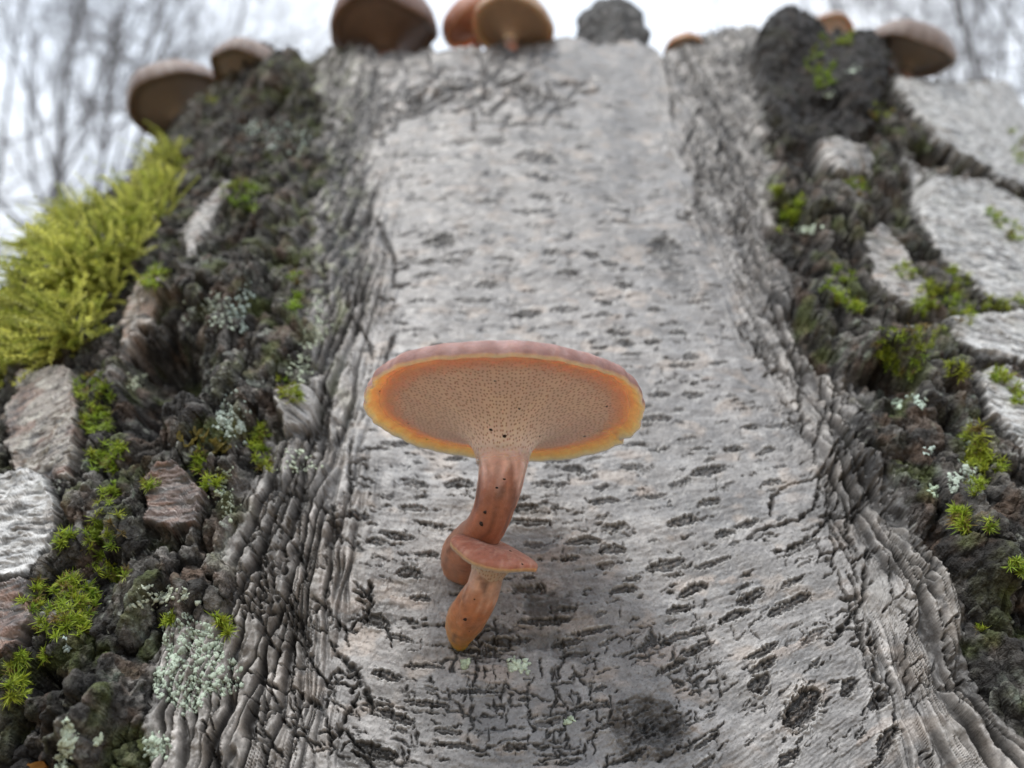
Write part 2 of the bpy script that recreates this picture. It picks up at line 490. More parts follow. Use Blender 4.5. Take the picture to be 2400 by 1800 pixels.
# loose plates of bark: polygon, lift mm, tilt (mm per 100 px in x and y), colour family
PLATES = [
    ([(1758, 150), (1775, 95), (1830, 62), (1900, 95), (1960, 80), (2055, 84), (2066, 190), (2040, 310), (1985, 345), (1925, 352), (1850, 325), (1790, 245)], 10, (0.8, -4.2), 'burl'),
    ([(70, 890), (185, 878), (200, 960), (188, 1060), (170, 1125), (70, 1140), (25, 1090), (30, 980)], 3.5, (0.5, -1.2), 'streak'),
    ([(-60, 1135), (118, 1118), (146, 1200), (138, 1290), (60, 1350), (-60, 1385)], 3, (0.0, -1.0), 'white'),
    ([(350, 1135), (440, 1108), (488, 1175), (470, 1240), (400, 1262), (345, 1235)], 4, (0.5, -2.0), 'brown'),
    ([(-60, 1385), (100, 1372), (85, 1470), (30, 1545), (-60, 1560)], 3, (0.0, -1.0), 'brown'),
    ([(292, 800), (312, 712), (404, 640), (398, 712), (352, 800), (312, 868), (284, 850)], 4, (1.0, -1.5), 'brownpale'),
    ([(425, 565), (470, 500), (535, 430), (552, 455), (510, 530), (448, 610)], 3, (0.0, -1.0), 'pale'),
    ([(640, 925), (720, 905), (752, 960), (740, 1010), (660, 1012)], 2, (0.0, -1.0), 'pale'),
    ([(2072, 190), (2240, 205), (2480, 190), (2480, 470), (2380, 445), (2270, 400), (2190, 340), (2120, 262)], 4, (0.0, -0.4), 'white'),
    ([(2108, 372), (2150, 428), (2290, 436), (2480, 530), (2480, 735), (2330, 705), (2200, 610), (2130, 500)], 3, (0.3, -1.3), 'white'),
    ([(2022, 560), (2062, 525), (2120, 600), (2165, 690), (2150, 752), (2085, 712), (2035, 655)], 3, (0.8, 0.2), 'pale'),
    ([(2205, 752), (2480, 738), (2480, 860), (2330, 850), (2240, 820)], 3, (0.3, -1.5), 'white'),
    ([(2270, 885), (2330, 870), (2480, 960), (2480, 1130), (2400, 1075), (2310, 980)], 3, (0.3, -1.0), 'white'),
    ([(1905, 345), (1950, 330), (2030, 352), (2042, 405), (1990, 420), (1910, 408)], 3, (0.0, -1.0), 'pale'),
]

def poly_sd(px, py, poly):
    """signed distance to a polygon, positive inside"""
    p = np.array(poly, float); n = len(p)
    d = np.full(px.shape, 1e9); inside = np.zeros(px.shape, bool)
    for i in range(n):
        a, b = p[i], p[(i + 1) % n]
        e = b - a
        wx, wy = px - a[0], py - a[1]
        t = np.clip((wx * e[0] + wy * e[1]) / (e @ e), 0, 1)
        d = np.minimum(d, np.hypot(wx - t * e[0], wy - t * e[1]))
        c = ((a[1] > py) != (b[1] > py)) & (px < (b[0] - a[0]) * (py - a[1]) / (b[1] - a[1] + 1e-9) + a[0])
        inside ^= c
    return np.where(inside, d, -d)

FRONT = (N0 @ FWD) < 0.25
def macro(px, py):
    """large forms in mm: two bark ridges either side of the smooth panel, lumps, hollows and lifted plates"""
    wx = 14 * pn(SX / 9, HZ / 9, 31) + 7 * pn(SX / 3.5, HZ / 3.5, 32)
    wy = 14 * pn(SX / 9, HZ / 9, 33) + 7 * pn(SX / 3.5, HZ / 3.5, 34)
    l1, l2, l3 = ip(py, L1), ip(py, L2), ip(py, L3)
    r1, r2, r3 = ip(py, R1), ip(py, R2), ip(py, R3)
    hgt = ss(250, 1100, py)
    m = (3 + 6 * hgt) * ss(0, 1, (l1 - px) / (l1 - l2 + 90)) + (3 + 7 * hgt) * ss(0, 1, (px - r1) / (r2 - r1 + 120))
    m = m - 3.5 * hgt * np.exp(-((px - 1230) / (330 + 0.25 * py)) ** 2)
    q = px + wx; w = py + wy
    for cx, cy, rx, ry, ang, h, sh in LUMPS:
        a = math.radians(ang); ca, sa = math.cos(a), math.sin(a)
        near = (np.abs(q - cx) < 2.2 * max(rx, ry)) & (np.abs(w - cy) < 2.2 * max(rx, ry)) & FRONT
        if not near.any(): continue
        dx, dy = q[near] - cx, w[near] - cy
        u = (dx * ca + dy * sa) / rx; v = (-dx * sa + dy * ca) / ry
        m[near] += .62 * h * np.exp(-(u * u + v * v) ** (sh * 0.5 + 0.2))
    return np.where(FRONT, m, 0)

PX, PY, DEP = project(P0)
for _ in range(3):
    MAC = macro(PX, PY)
    PX, PY, DEP = project(P0 + N0 * MAC[..., None] * 0.001)

# ------------------------------------------------------------------ the birch trunk: relief and colour
_sc = np.clip(0.16 / DEP, .4, 1.4)
WRX = (5 * pn(SX / 1.8, HZ / 1.8, 601) + 3 * pn(SX / .7, HZ / .7, 602)) * _sc
WRY = (5 * pn(SX / 1.8, HZ / 1.8, 603) + 3 * pn(SX / .7, HZ / .7, 604)) * _sc
def strokes(lst, soft=1.0):
    """wandering cracks. lst: arrays of (x, y, width px); returns how deep inside a crack each vertex lies (0..1)"""
    out = np.zeros(PX.size)
    fx, fy = (PX + WRX).ravel(), (PY + WRY).ravel()
    C = 50.0
    cx = np.clip(((fx + 300) / C).astype(int), 0, 79); cy = np.clip(((fy + 300) / C).astype(int), 0, 79)
    cid = np.where(FRONT.ravel(), cy * 80 + cx, 6400)
    order = np.argsort(cid, kind='stable'); st = np.searchsorted(cid[order], np.arange(6402))
    for P in lst:
        for a, b in zip(P[:-1], P[1:]):
            w = max(a[2], b[2]) * 1.6 + 2
            x0, x1 = min(a[0], b[0]) - w, max(a[0], b[0]) + w; y0, y1 = min(a[1], b[1]) - w, max(a[1], b[1]) + w
            for gy in range(max(0, int((y0 + 300) / C)), min(79, int((y1 + 300) / C)) + 1):
                g0 = max(0, int((x0 + 300) / C)); g1 = min(79, int((x1 + 300) / C))
                if g1 < g0: continue
                idx = order[st[gy * 80 + g0]:st[gy * 80 + g1 + 1]]
                if not len(idx): continue
                ex, ey = b[0] - a[0], b[1] - a[1]
                qx, qy = fx[idx] - a[0], fy[idx] - a[1]
                t = np.clip((qx * ex + qy * ey) / (ex * ex + ey * ey + 1e-9), 0, 1)
                d = np.hypot(qx - t * ex, qy - t * ey)
                wd = a[2] + (b[2] - a[2]) * t
                val = 1 - ss(0.35, 1.35, d / (wd * 0.5 + 0.6))
                out[idx] = np.maximum(out[idx], val)
    return out.reshape(PX.shape)

def lent_angle(x, y):
    return math.radians((x - 1150) / 1000 * ((y - 800) / 700) * 45)

# the larger lenticels, read off the photograph: x, y, length, thickness
LENT = [(1330, 295, 62, 15), (1225, 290, 50, 12), (1160, 330, 70, 22), (1085, 330, 60, 16), (1370, 345, 45, 12), (1260, 372, 110, 34), (1265, 415, 70, 20), (1150, 470, 46, 18),
        (1250, 495, 110, 16), (1030, 565, 60, 26), (1060, 612, 60, 12), (1560, 575, 80, 34), (1180, 605, 56, 14), (1390, 600, 46, 18), (1430, 618, 44, 16), (1295, 590, 44, 16),
        (1000, 645, 48, 12), (1145, 668, 60, 14), (1330, 640, 54, 14), (1460, 668, 46, 18), (1410, 705, 34, 10), (1110, 705, 90, 14), (1240, 735, 66, 18), (1415, 740, 44, 14),
        (1540, 725, 46, 12), (1450, 780, 58, 18), (1405, 815, 42, 10), (1480, 830, 50, 10), (1530, 803, 40, 12), (1590, 780, 44, 14), (1620, 836, 42, 18), (1545, 925, 60, 14),
        (1625, 925, 56, 16), (1490, 1040, 70, 12), (1550, 1052, 46, 10), (1595, 1130, 60, 12), (1540, 980, 70, 16), (1345, 1100, 60, 14), (1480, 1095, 54, 14), (1290, 1135, 90, 16),
        (1410, 1140, 40, 12), (1660, 1105, 90, 26), (1600, 1225, 80, 24), (1660, 1180, 60, 18), (1720, 1050, 50, 12), (1760, 1000, 44, 12), (1215, 1170, 60, 10), (1225, 1190, 76, 16),
        (1365, 1270, 90, 22), (1435, 1290, 70, 24), (1240, 1225, 110, 18), (1560, 1325, 96, 30), (1480, 1360, 46, 12), (1670, 1320, 90, 12), (1625, 1382, 76, 24), (1460, 1385, 70, 20),
        (1700, 1250, 54, 18), (1810, 1130, 46, 16), (1755, 1225, 60, 20), (1760, 1400, 72, 30), (1850, 1418, 116, 26), (1720, 1445, 86, 22), (1590, 1430, 64, 20), (1600, 1490, 120, 18),
        (1790, 1525, 84, 20), (1790, 1560, 70, 26), (1880, 1660, 120, 70), (1990, 1610, 56, 34), (2080, 1735, 96, 36), (1850, 1775, 64, 30), (2060, 1640, 60, 40), (1780, 1600, 60, 44),
        (960, 1000, 60, 16), (1070, 1075, 60, 12), (1075, 1135, 70, 24), (975, 1135, 60, 20), (1015, 1230, 70, 12), (930, 1255, 90, 20), (1000, 1300, 60, 14), (985, 1400, 50, 16),
        (880, 1455, 70, 30), (905, 1585, 70, 24), (930, 1680, 90, 26), (880, 1760, 110, 36), (1000, 1650, 110, 16), (1000, 1560, 90, 12), (960, 1345, 64, 30), (880, 1270, 50, 20),
        (1275, 1455, 130, 18), (1190, 1500, 110, 20), (1380, 1480, 110, 14), (1120, 1620, 100, 12), (1070, 1750, 110, 14), (840, 1210, 60, 22), (1080, 1010, 60, 14)]
def make_lents():
    out = [(x + 0.0, y + 0.0, L, T, lent_angle(x, y) + random.uniform(-.06, .06), 0.85 + 0.15 * random.random()) for x, y, L, T in LENT]
    tries = 0
    while len(out) < 260 and tries < 6000:
        tries += 1
        y = random.uniform(250, 1790); l, r = ip(y, L1) + 60, ip(y, R1) - 30
        x = random.uniform(l, r)
        sc = 0.65 + 0.55 * (y - 250) / 1550
        if 840 < x < 1540 and 760 < y < 1100 and False: continue
        if any(abs(x - o[0]) < 36 * sc + o[2] * .5 and abs(y - o[1]) < 13 * sc + o[3] * .4 for o in out): continue
        L = (22 + 62 * random.random() ** 2) * sc; T = min(L * random.uniform(.16, .42), 17 * sc)
        out.append((x, y, L, T, lent_angle(x, y) + random.uniform(-.09, .09), random.uniform(0.45, 1.0)))
    return out
LENTS = make_lents()

def walk(x, y, ang, n, step, wob, w0, branch=0.0, pull=0.25):
    """one wandering crack with optional side cracks"""
    res = []; p = [(x, y, w0 * 0.35)]; a = ang
    for i in range(n):
        a += random.gauss(0, wob) + (ang - a) * pull
        x += math.cos(a) * step; y -= math.sin(a) * step
        w = w0 * (0.45 + 0.55 * math.sin(math.pi * (i + 1) / (n + 1))) * random.uniform(.7, 1.2)
        p.append((x, y, w))
        if branch and random.random() < branch:
            res += walk(x, y, a + random.choice((-1, 1)) * random.uniform(.9, 1.7), random.randint(2, 4), step * .8, wob, w0 * .6)
    res.append(p)
    return res

def make_cracks():
    """vertical-running and cross cracks of the old bark"""
    deep, thin = [], []
    def up(x, y):      # direction of the trunk's length at a place, towards the top
        return math.atan2(y + 1750, 1200 - x)
    # broken border between smooth panel and ridges, both sides
    for k in range(52):
        y = random.uniform(120, 1790)
        x = ip(y, L1) + random.uniform(-170, 50) * (0.5 + y / 1500)
        deep += walk(x, y, up(x, y) + random.gauss(0, .12), random.randint(5, 16), 15, .20, random.uniform(3, 11), .10)
    for k in range(55):
        y = random.uniform(120, 1790)
        x = ip(y, R1) + random.uniform(-30, 180) * (0.5 + y / 1500)
        deep += walk(x, y, up(x, y) + random.gauss(0, .12), random.randint(5, 16), 15, .20, random.uniform(3, 11), .10)
    # diagonal splits sweeping down from the ridge into the pale bark
    for k in range(18):
        y = random.uniform(1000, 1760); x = random.uniform(440, 800)
        deep += walk(x, y, math.radians(-58 + random.gauss(0, 10)), random.randint(5, 13), 16, .2, random.uniform(4, 13), .14)
    # short cross cracks in the same belts
    for k in range(130):
        y = random.uniform(450, 1790); s_ = random.random() < .6
        x = (ip(y, L1) + random.uniform(-200, 130)) if s_ else (ip(y, R1) + random.uniform(-90, 200))
        a = lent_angle(x, y)
        (deep if random.random() < .3 else thin).extend(walk(x, y, a + random.choice((0, math.pi)), random.randint(2, 5), 12, .18, random.uniform(2.5, 6), .25))
    # cracked, blocky bark below the mushrooms
    for k in range(44):
        y = random.uniform(1500, 1800); x = random.uniform(840, 1640)
        a = lent_angle(x, y)
        thin += walk(x, y, a + random.gauss(0, .06), random.randint(4, 9), 15, .12, random.uniform(3, 7), .0)
        for q in range(3):
            x2 = x + random.uniform(0, 110); y2 = y + random.uniform(-26, 10)
            thin += walk(x2, y2, up(x2, y2) + random.gauss(0, .08), random.randint(1, 3), 12, .12, random.uniform(2.5, 6), .0)
    for p in ([(1320, 1500), (1318, 1560), (1300, 1610), (1330, 1650), (1322, 1700), (1240, 1760)], [(1245, 1590), (1235, 1640), (1240, 1690), (1250, 1720)],
              [(1340, 1560), (1370, 1600), (1385, 1640), (1440, 1660), (1475, 1640)], [(1120, 1510), (1110, 1600), (1105, 1700), (1090, 1765)], [(1290, 1570), (1300, 1640), (1295, 1690)]):
        q = []
        for (xa, ya), (xb, yb) in zip(p[:-1], p[1:]):
            for i in range(4):
                t = i / 4; q.append((xa + (xb - xa) * t + random.gauss(0, 3), ya + (yb - ya) * t + random.gauss(0, 3), random.uniform(2, 9)))
        thin.append(q)
    # fine papery hairlines over the smooth panel
    for k in range(330):
        y = random.uniform(330, 1780); x = random.uniform(ip(y, L1) - 20, ip(y, R1) + 10)
        if random.random() < .82:
            thin += walk(x, y, lent_angle(x, y), random.randint(2, 6), 10, .10, random.uniform(1.0, 2.2), .08)
        else:
            thin += walk(x, y, up(x, y), random.randint(1, 3), 9, .15, random.uniform(1.0, 2.2), .0)
    # small dashes everywhere along the growth lines
    for k in range(400):
        y = random.uniform(260, 1790); x = random.uniform(ip(y, L1) - 10, ip(y, R1) + 10); sc = .7 + .5 * y / 1800
        a = lent_angle(x, y) + random.gauss(0, .07); L = random.uniform(6, 22) * sc; w = random.uniform(2.2, 6.0) * sc
        thin.append([(x - math.cos(a) * L, y + math.sin(a) * L, .4), (x - math.cos(a) * L * .3, y + math.sin(a) * L * .3 + random.gauss(0, 1.2), w), (x + math.cos(a) * L * .4, y - math.sin(a) * L * .4 + random.gauss(0, 1.2), w * .8), (x + math.cos(a) * L, y - math.sin(a) * L, .4)])
    # cracks about the foot of the small mushroom
    for p in ([(1052, 1455), (1062, 1490), (1070, 1530), (1062, 1575)], [(1060, 1470), (1010, 1466), (975, 1470)], [(1078, 1530), (1120, 1540), (1170, 1536)], [(1066, 1540), (1020, 1548)], [(1100, 1500), (1135, 1480), (1180, 1470)]):
        thin.append([(x, y, random.uniform(5, 10)) for x, y in p])
    # curled, torn bark under the broken rim
    for k in range(46):
        y = random.uniform(130, 330); x = random.uniform(800, 1320)
        deep += walk(x, y, math.radians(random.choice((14, 20, 26, 75)) + random.gauss(0, 10)), random.randint(3, 8), 15, .35, random.uniform(4, 9), .2)
    for p in ([(860, 310), (930, 280), (1000, 262), (1060, 230), (1120, 190), (1180, 180)], [(990, 250), (1050, 215), (1110, 200)], [(1215, 190), (1190, 230), (1150, 262)], [(1215, 205), (1260, 225), (1330, 232)]):
        deep.append([(x, y, random.uniform(6, 13)) for x, y in p])
    # spiky little splits across the lenticels
    for x, y, L, T, a, dk in LENTS:
        if L < 44: continue
        for _ in range(random.randint(0, 3)):
            t = random.uniform(-.5, .5); xx = x + math.cos(a) * L * t; yy = y - math.sin(a) * L * t
            h = random.uniform(.5, 1.0) * T; b = a + math.pi / 2 + random.gauss(0, .25)
            thin.append([(xx - math.cos(b) * h * .6, yy + math.sin(b) * h * .6, .8), (xx, yy, random.uniform(2, 3.6)), (xx + math.cos(b) * h * .7, yy - math.sin(b) * h * .7, .8)])
    # curved crack with barbs at the right of the panel, and the fan under the knuckle
    deep.append([(2030, 1290, 9), (2028, 1360, 10), (2018, 1420, 8), (1985, 1460, 10), (1955, 1500, 5)])
    for k in range(17):
        a = math.radians(-50 - 80 * k / 16 - random.uniform(-3, 3)); r0, r1 = random.uniform(30, 80), random.uniform(280, 500)
        p = []
        for i in range(12):
            r = r0 + (r1 - r0) * i / 11; aa = a + 0.10 * math.sin(i * .8 + k)
            p.append((2055 + 30 * (k - 8) / 8 + math.cos(aa) * r + random.gauss(0, 3), 905 - math.sin(aa) * r, random.uniform(4, 15) * (1 - .05 * i)))
        deep.append(p)
    return deep, thin

def build_trunk():
    px, py = PX, PY
    T0 = SX; H0 = HZ
    l1, l2, l3 = ip(py, L1), ip(py, L2), ip(py, L3); r1, r2, r3 = ip(py, R1), ip(py, R2), ip(py, R3)
    wz = 46 * fbm(T0 / 13, H0 / 22, 41, 4) * (0.5 + py / 1800)
    # zone weights
    strand = np.maximum(ss(80, -80 - .12 * (py - 700).clip(0), px + wz - l1), ss(-70, 80 + .06 * py, px + wz - r1))
    rough = np.maximum(ss(30, -30, px + wz - l2), ss(-30, 30, px + wz - r2))
    smooth_ = 1 - strand
    strand_only = strand * (1 - rough)
    offv = ~FRONT
    rough = np.where(offv, 1.0, rough)
    # --- relief in mm
    D = np.zeros_like(px)
    warp = 2.2 * fbm(T0 / 8, H0 / 16, 51, 3)
    swr = T0 + 3.2 * fbm(T0 / 13, H0 / 26, 55, 3) + .8 * pn(T0 / 3, H0 / 7, 56)
    f1, f2, cidr = worley(swr / 7.0, (H0 + warp) / 19, 61)
    g1, g2, cidg = worley((swr + warp * .3) / 2.6, (H0 + warp) / 6.0, 62)
    k1, k2, cidk = worley((T0 + .6 * warp) / .8, (H0 + .5 * warp) / 1.3, 63)
    hsh = (cidg % 97) / 97.0; hk = (cidk % 89) / 89.0; hf = (cidr % 83) / 83.0
    block = 2.6 * ss(.02, .22, f2 - f1) + 3.4 * (hf - .5) + 1.0 * ss(.03, .25, g2 - g1) + 1.3 * (hsh - .5) + .35 * (1 - k1)
    coarse = fbm(T0 / 14, H0 / 22, 71, 4)
    rg = ridged(swr / 9, H0 / 60, 72, 3)
    fur = ss(.76, .58, rg)
    D += rough * (.8 * block + 1.6 * coarse + 5.0 * (rg - .72) - 2.2 - 1.6 * fur)
    # strands: long fibres running up the trunk
    sw = T0 + (1.0 + 1.2 * ss(500, 1100, py)) * fbm(T0 / 11, H0 / 40, 81, 3) + .22 * pn(T0 / 2, H0 / 6, 84)
    na = pn(sw / 3.2, H0 / 70, 82); nb = pn(sw / 1.6 + 7, H0 / 36, 83); nc = pn(sw / .85, H0 / 18, 89)
    st1 = 1 - ss(.16, .02, np.abs(na)) * .55; st2 = 1 - ss(.14, .03, np.abs(nb)) * .5 - ss(.12, .03, np.abs(nc)) * .25
    cut = np.clip(ss(.20, .06, np.abs(na)) + .9 * ss(.17, .05, np.abs(nb)) * ss(-.45, .1, fbm(T0 / 8, H0 / 20, 90, 2)) + .5 * ss(.10, .03, np.abs(nc)) * ss(-.1, .4, fbm(T0 / 6, H0 / 12, 94, 2)), 0, 1)   # dark furrows between the strips
    xs1, xs2, _ = worley(sw / 4.2, H0 / 9.5 + .10 * T0, 85)
    xcut = ss(.12, .03, xs2 - xs1) * ss(-.1, .4, fbm(T0 / 10, H0 / 10, 86, 2))
    D += strand_only * (1.1 * (st1 - .75) + .7 * (st2 - .7) + .5 * (np.abs(na) - .3) - 1.7 * cut - .6 * xcut + .8 * fbm(T0 / 5, H0 / 6, 87, 3) + .42 * fbm(T0 / 1.0, H0 / 2.2, 88, 3))
    # smooth panel: the grain follows the growth lines, dipping between the ridges
    Hc = H0 - ((px - 1150).clip(-900, 1100) ** 2 / 2000 * .785 * ((py - 800) / 700)) * DEP / FPX * 1000 * 1.1
    und = fbm(T0 / 14, H0 / 9, 91, 3); fine = fbm(T0 / 1.1, Hc / .8, 92, 4); hor = fbm(T0 / 7, Hc / 1.1, 93, 3)
    D += smooth_ * (.5 * und + .09 * fine + .09 * hor)
    # --- colour
    C = np.zeros(px.shape + (3,))
    n_big = fbm(T0 / 16, H0 / 11, 101, 3); n_mid = fbm(T0 / 3.4, Hc / 2.2, 102, 5, .6); n_fin = fbm(T0 / .8, Hc / .6, 103, 3); n_pk = fbm(T0 / 10, H0 / 7, 104, 3)
    C[:] = (.345, .333, .325)
    C = mixc(C, (.27, .268, .27), ss(-.2, .6, n_big) * .75)
    C = mixc(C, (.50, .487, .473), ss(.1, .65, n_mid) * .5)
    C = mixc(C, (.55, .45, .37), ss(.22, .62, n_pk) * .45)
    C = mixc(C, (.24, .23, .225), ss(.15, .7, -n_mid) * .45)
    C = mixc(C, (.19, .18, .17), ss(.25, .75, n_fin) * .3)
    C = C * (1 + .30 * fbm(T0 / 22, H0 / 16, 108, 3) + .10 * fbm(T0 / 3, H0 / 1.0, 109, 3))[..., None]
    C = mixc(C, (.20, .19, .185), ss(.25, .7, fbm(T0 / 7, H0 / 3.5, 110, 4)) * .5)
    # papery layers: patches a little proud or sunken, each with its own tone
    w1, w2, cw = worley((T0 + .8 * pn(T0 / 2, Hc / 2, 114)) / 7.5, (Hc + .5 * pn(T0 / 1.5, Hc / 1.5, 115)) / 2.6, 64)
    hw_ = (cw % 61) / 61.0; lay_on = ss(.0, .4, fbm(T0 / 14, H0 / 14, 116, 3))
    D += smooth_ * lay_on * .22 * (hw_ - .5)
    C = C * (1 + (lay_on * .34 * (hw_ - .5))[..., None])
    C = mixc(C, (.46, .37, .31), ss(.86, .95, hw_) * lay_on * .5)
    C = mixc(C, (.10, .09, .085), ss(.05, .0, w2 - w1) * lay_on * .55 * ss(-.2, .3, n_fin))
    C = C * (1 - (.31 + .08 * ss(900, 300, py)) * smooth_)[..., None]
    spk = fbm(T0 / .45, H0 / .45, 106, 2)
    C = mixc(C, (.06, .055, .05), ss(.55, .75, spk) * .75 * smooth_)
    # strand colours
    S1 = np.zeros_like(C); S1[:] = (.31, .293, .272)
    S1 = mixc(S1, (.50, .47, .44), ss(.1, .6, fbm(sw / 3, H0 / 12, 111, 3)))
    S1 = mixc(S1, (.20, .175, .15), ss(.1, .6, fbm(sw / 2, H0 / 9, 112, 3)) * .8)
    S1 = mixc(S1, (.11, .10, .093), ss(.2, .65, fbm(T0 / 1.2, H0 / 2.6, 113, 4)) * .6)
    S1 = mixc(S1, (.045, .042, .04), np.clip(cut + .8 * xcut, 0, 1) * .95)
    C = C + (S1 - C) * (strand_only)[..., None]
    # rough bark colours: black crumb with grey, brown and greenish faces
    Q = np.zeros_like(C); Q[:] = (.075, .069, .062)
    Q = mixc(Q, (.22, .208, .19), ss(.4, .95, hsh * .6 + hf * .5) * .85)
    Q = mixc(Q, (.36, .345, .32), ss(.75, .98, hk * .5 + hsh * .55) * .8)
    Q = mixc(Q, (.17, .10, .065), ss(.2, .6, fbm(T0 / 9, H0 / 9, 121, 3)) * .5 * ss(.3, .8, hsh))
    Q = mixc(Q, (.13, .15, .05), ss(.15, .6, fbm(T0 / 11, H0 / 13, 122, 3)) * .45)
    Q = mixc(Q, (.33, .38, .31), ss(.25, .6, fbm(T0 / 13, H0 / 13, 123, 2)) * ss(.55, .9, hk) * .8)
    Q = mixc(Q, (.022, .021, .02), np.clip(ss(.14, .02, f2 - f1) * .9 + .6 * ss(.12, .0, g2 - g1) + fur * .8, 0, 1))
    C = C + (Q - C) * rough[..., None]
    # grey cast of algae up the left belt
    alg = ss(1.0, .2, np.abs(px + wz - (l2 + 10)) / 130) * ss(.0, .5, fbm(T0 / 5, H0 / 9, 125, 3)) * ss(1100, 700, py) * (px < 1100)
    C = mixc(C, (.30, .33, .17), alg * .55)
    label = np.zeros(px.shape, np.int32)          # 0 smooth bark
    label[(strand > .5) & (px < 1200)] = 1; label[(strand > .5) & (px >= 1200)] = 2
    label[(rough > .5) & (px < 1200)] = 3; label[(rough > .5) & (px >= 1200)] = 4
    # --- plates
    ex = 7 * pn(T0 / 2.2, H0 / 2.2, 131) + 4 * pn(T0 / .8, H0 / .8, 132) + 12 * pn(T0 / 6, H0 / 6, 134); ey = 9 * pn(T0 / 2.6, H0 / 1.8, 133) + 4 * pn(T0 / .8, H0 / .8, 135)
    for i, (poly, lift, tilt, fam) in enumerate(PLATES):
        p = np.array(poly, float); lo = p.min(0) - 60; hi = p.max(0) + 60
        r, c = np.where((px > lo[0]) & (px < hi[0]) & (py > lo[1]) & (py < hi[1]) & FRONT)
        if not len(r): continue
        X, Y = px[r, c], py[r, c]
        sdv = poly_sd(X + ex[r, c], Y + ey[r, c], poly)
        m = ss(-5, 8, sdv); ctr = p.mean(0)
        t, h = T0[r, c], H0[r, c]
        ang = random.uniform(-.35, .35)
        t2, h2 = t * math.cos(ang) - h * math.sin(ang), t * math.sin(ang) + h * math.cos(ang)
        lay = ridged(t2 / 9, h2 / 1.6, 140 + i, 3, .6)
        hp = .55 * lift + tilt[0] * (X - ctr[0]) / 100 + tilt[1] * (Y - ctr[1]) / 100 + .25 * fbm(t2 / 9, h2 / 4, 150 + i, 3) + .55 * np.round(2.6 * fbm(t2 / 11, h2 / 3.2, 155 + i, 3)) / 2.6 + .9 * (lay - .75) + 1.0 * ss(30, 0, sdv) * .5
        D[r, c] = D[r, c] * (1 - m) + hp * m
        groove = ss(-26, -4, sdv) * (1 - m)
        D[r, c] -= 1.2 * groove
        cc = np.zeros((len(r), 3))
        a = ss(.1, .5, fbm(t2 / 8, h2 / 1.2, 160 + i, 4)); b = ss(.0, .6, fbm(t2 / 5, h2 / 2.5, 170 + i, 4)); e = ss(.1, .55, fbm(t2 / 10, h2 / 6, 180 + i, 3)); cr_ = ss(.74, .56, lay)
        if fam == 'white': base, c1, c2, c3 = (.50, .50, .49), (.64, .635, .62), (.20, .20, .20), (.36, .33, .30)
        elif fam == 'burl': base, c1, c2, c3 = (.026, .025, .026), (.05, .048, .046), (.014, .014, .015), (.05, .038, .03)  # near-black: the shadow on this overhanging lump is put into its colour
        elif fam == 'streak': base, c1, c2, c3 = (.30, .27, .235), (.50, .48, .42), (.16, .13, .115), (.21, .11, .075)
        elif fam == 'brown': base, c1, c2, c3 = (.14, .10, .085), (.22, .20, .19), (.06, .055, .055), (.22, .11, .065)
        elif fam == 'brownpale': base, c1, c2, c3 = (.27, .22, .18), (.50, .47, .43), (.14, .12, .10), (.24, .14, .09)
        else: base, c1, c2, c3 = (.34, .325, .305), (.50, .48, .46), (.18, .17, .155), (.30, .22, .17)
        cc[:] = base
        cc = mixc(cc, c1, b * .8); cc = mixc(cc, c2, a * .75); cc = mixc(cc, c3, e * .6); cc = mixc(cc, (.05, .048, .045), cr_ * .85)
        cc = mixc(cc, (.10, .08, .065), ss(5, -3, sdv) * .8)
        C[r, c] = C[r, c] + (cc - C[r, c]) * m[:, None]
        C[r, c] = mixc(C[r, c], (.035, .033, .03), groove * .75)  # dark groove colour stands in for the shadow gap under the plate edge
        lab = label[r, c]; lab[sdv > -1] = 10 + i; label[r, c] = lab
    # --- cracks
    deep, thin = make_cracks()
    cd, ct = strokes(deep), strokes(thin)
    jit = ss(-.5, .25, fbm(T0 / 1.3, H0 / 1.3, 191, 3) + .15)
    cd = cd * (0.3 + .7 * jit); ct = ct * (0.3 + .7 * jit)
    onpl = (label < 10)
    damp = (1 - .75 * rough) * np.where(onpl, 1, .15)
    D -= (1.5 * cd + .55 * ct) * damp
    lip = np.clip(strokes([[(a[0], a[1], a[2] * 2.2 + 4) for a in p] for p in deep]) - cd, 0, 1)
    D += .15 * lip * damp * strand
    C = mixc(C, (.035, .033, .031), np.clip(cd * .97, 0, 1) * damp); C = mixc(C, (.032, .03, .028), np.clip(ct * 1.25, 0, 1) * damp)
    # --- lenticels
    tooth = fbm(T0 / .7, H0 / .5, 201, 3); blot = fbm(T0 / 2.2, H0 / 1.4, 202, 3)
    for i, (x, y, L, T, a, dk) in enumerate(LENTS):
        r, c = np.where((np.abs(px - x) < L * .8 + 4) & (np.abs(py - y) < L * .6 + T + 4) & FRONT)
        if len(r) < 6: continue
        dx, dy = px[r, c] - x, -(py[r, c] - y)
        al = dx * math.cos(a) + dy * math.sin(a); ac = -dx * math.sin(a) + dy * math.cos(a)
        T = T * .82; ac = ac + T * .12 * np.sin(al / L * 5 + i)
        prof = np.clip(1 - (2 * al / L) ** 2, 0, 1) ** .6
        d = np.abs(ac) / (T * .5 * prof + 1.0) + .5 * tooth[r, c] + .35 * blot[r, c]
        m = ss(1.15, .85, d) * np.clip(prof * 4, 0, 1)
        core = ss(.75, .2, d)
        rim = ss(.9, 1.2, d) * ss(2.0, 1.3, d) * np.clip(prof * 4, 0, 1)
        D[r, c] += (.22 * rim - .5 * m + .30 * core * (1 + tooth[r, c])) * (.5 + T / 40)
        mott = ss(-.1, .6, tooth[r, c] + .5 * blot[r, c])
        col = np.zeros((len(r), 3)); col[:] = (.028, .026, .025)
        col = mixc(col, (.20, .165, .14), core * mott * (.45 if i % 3 else .9))
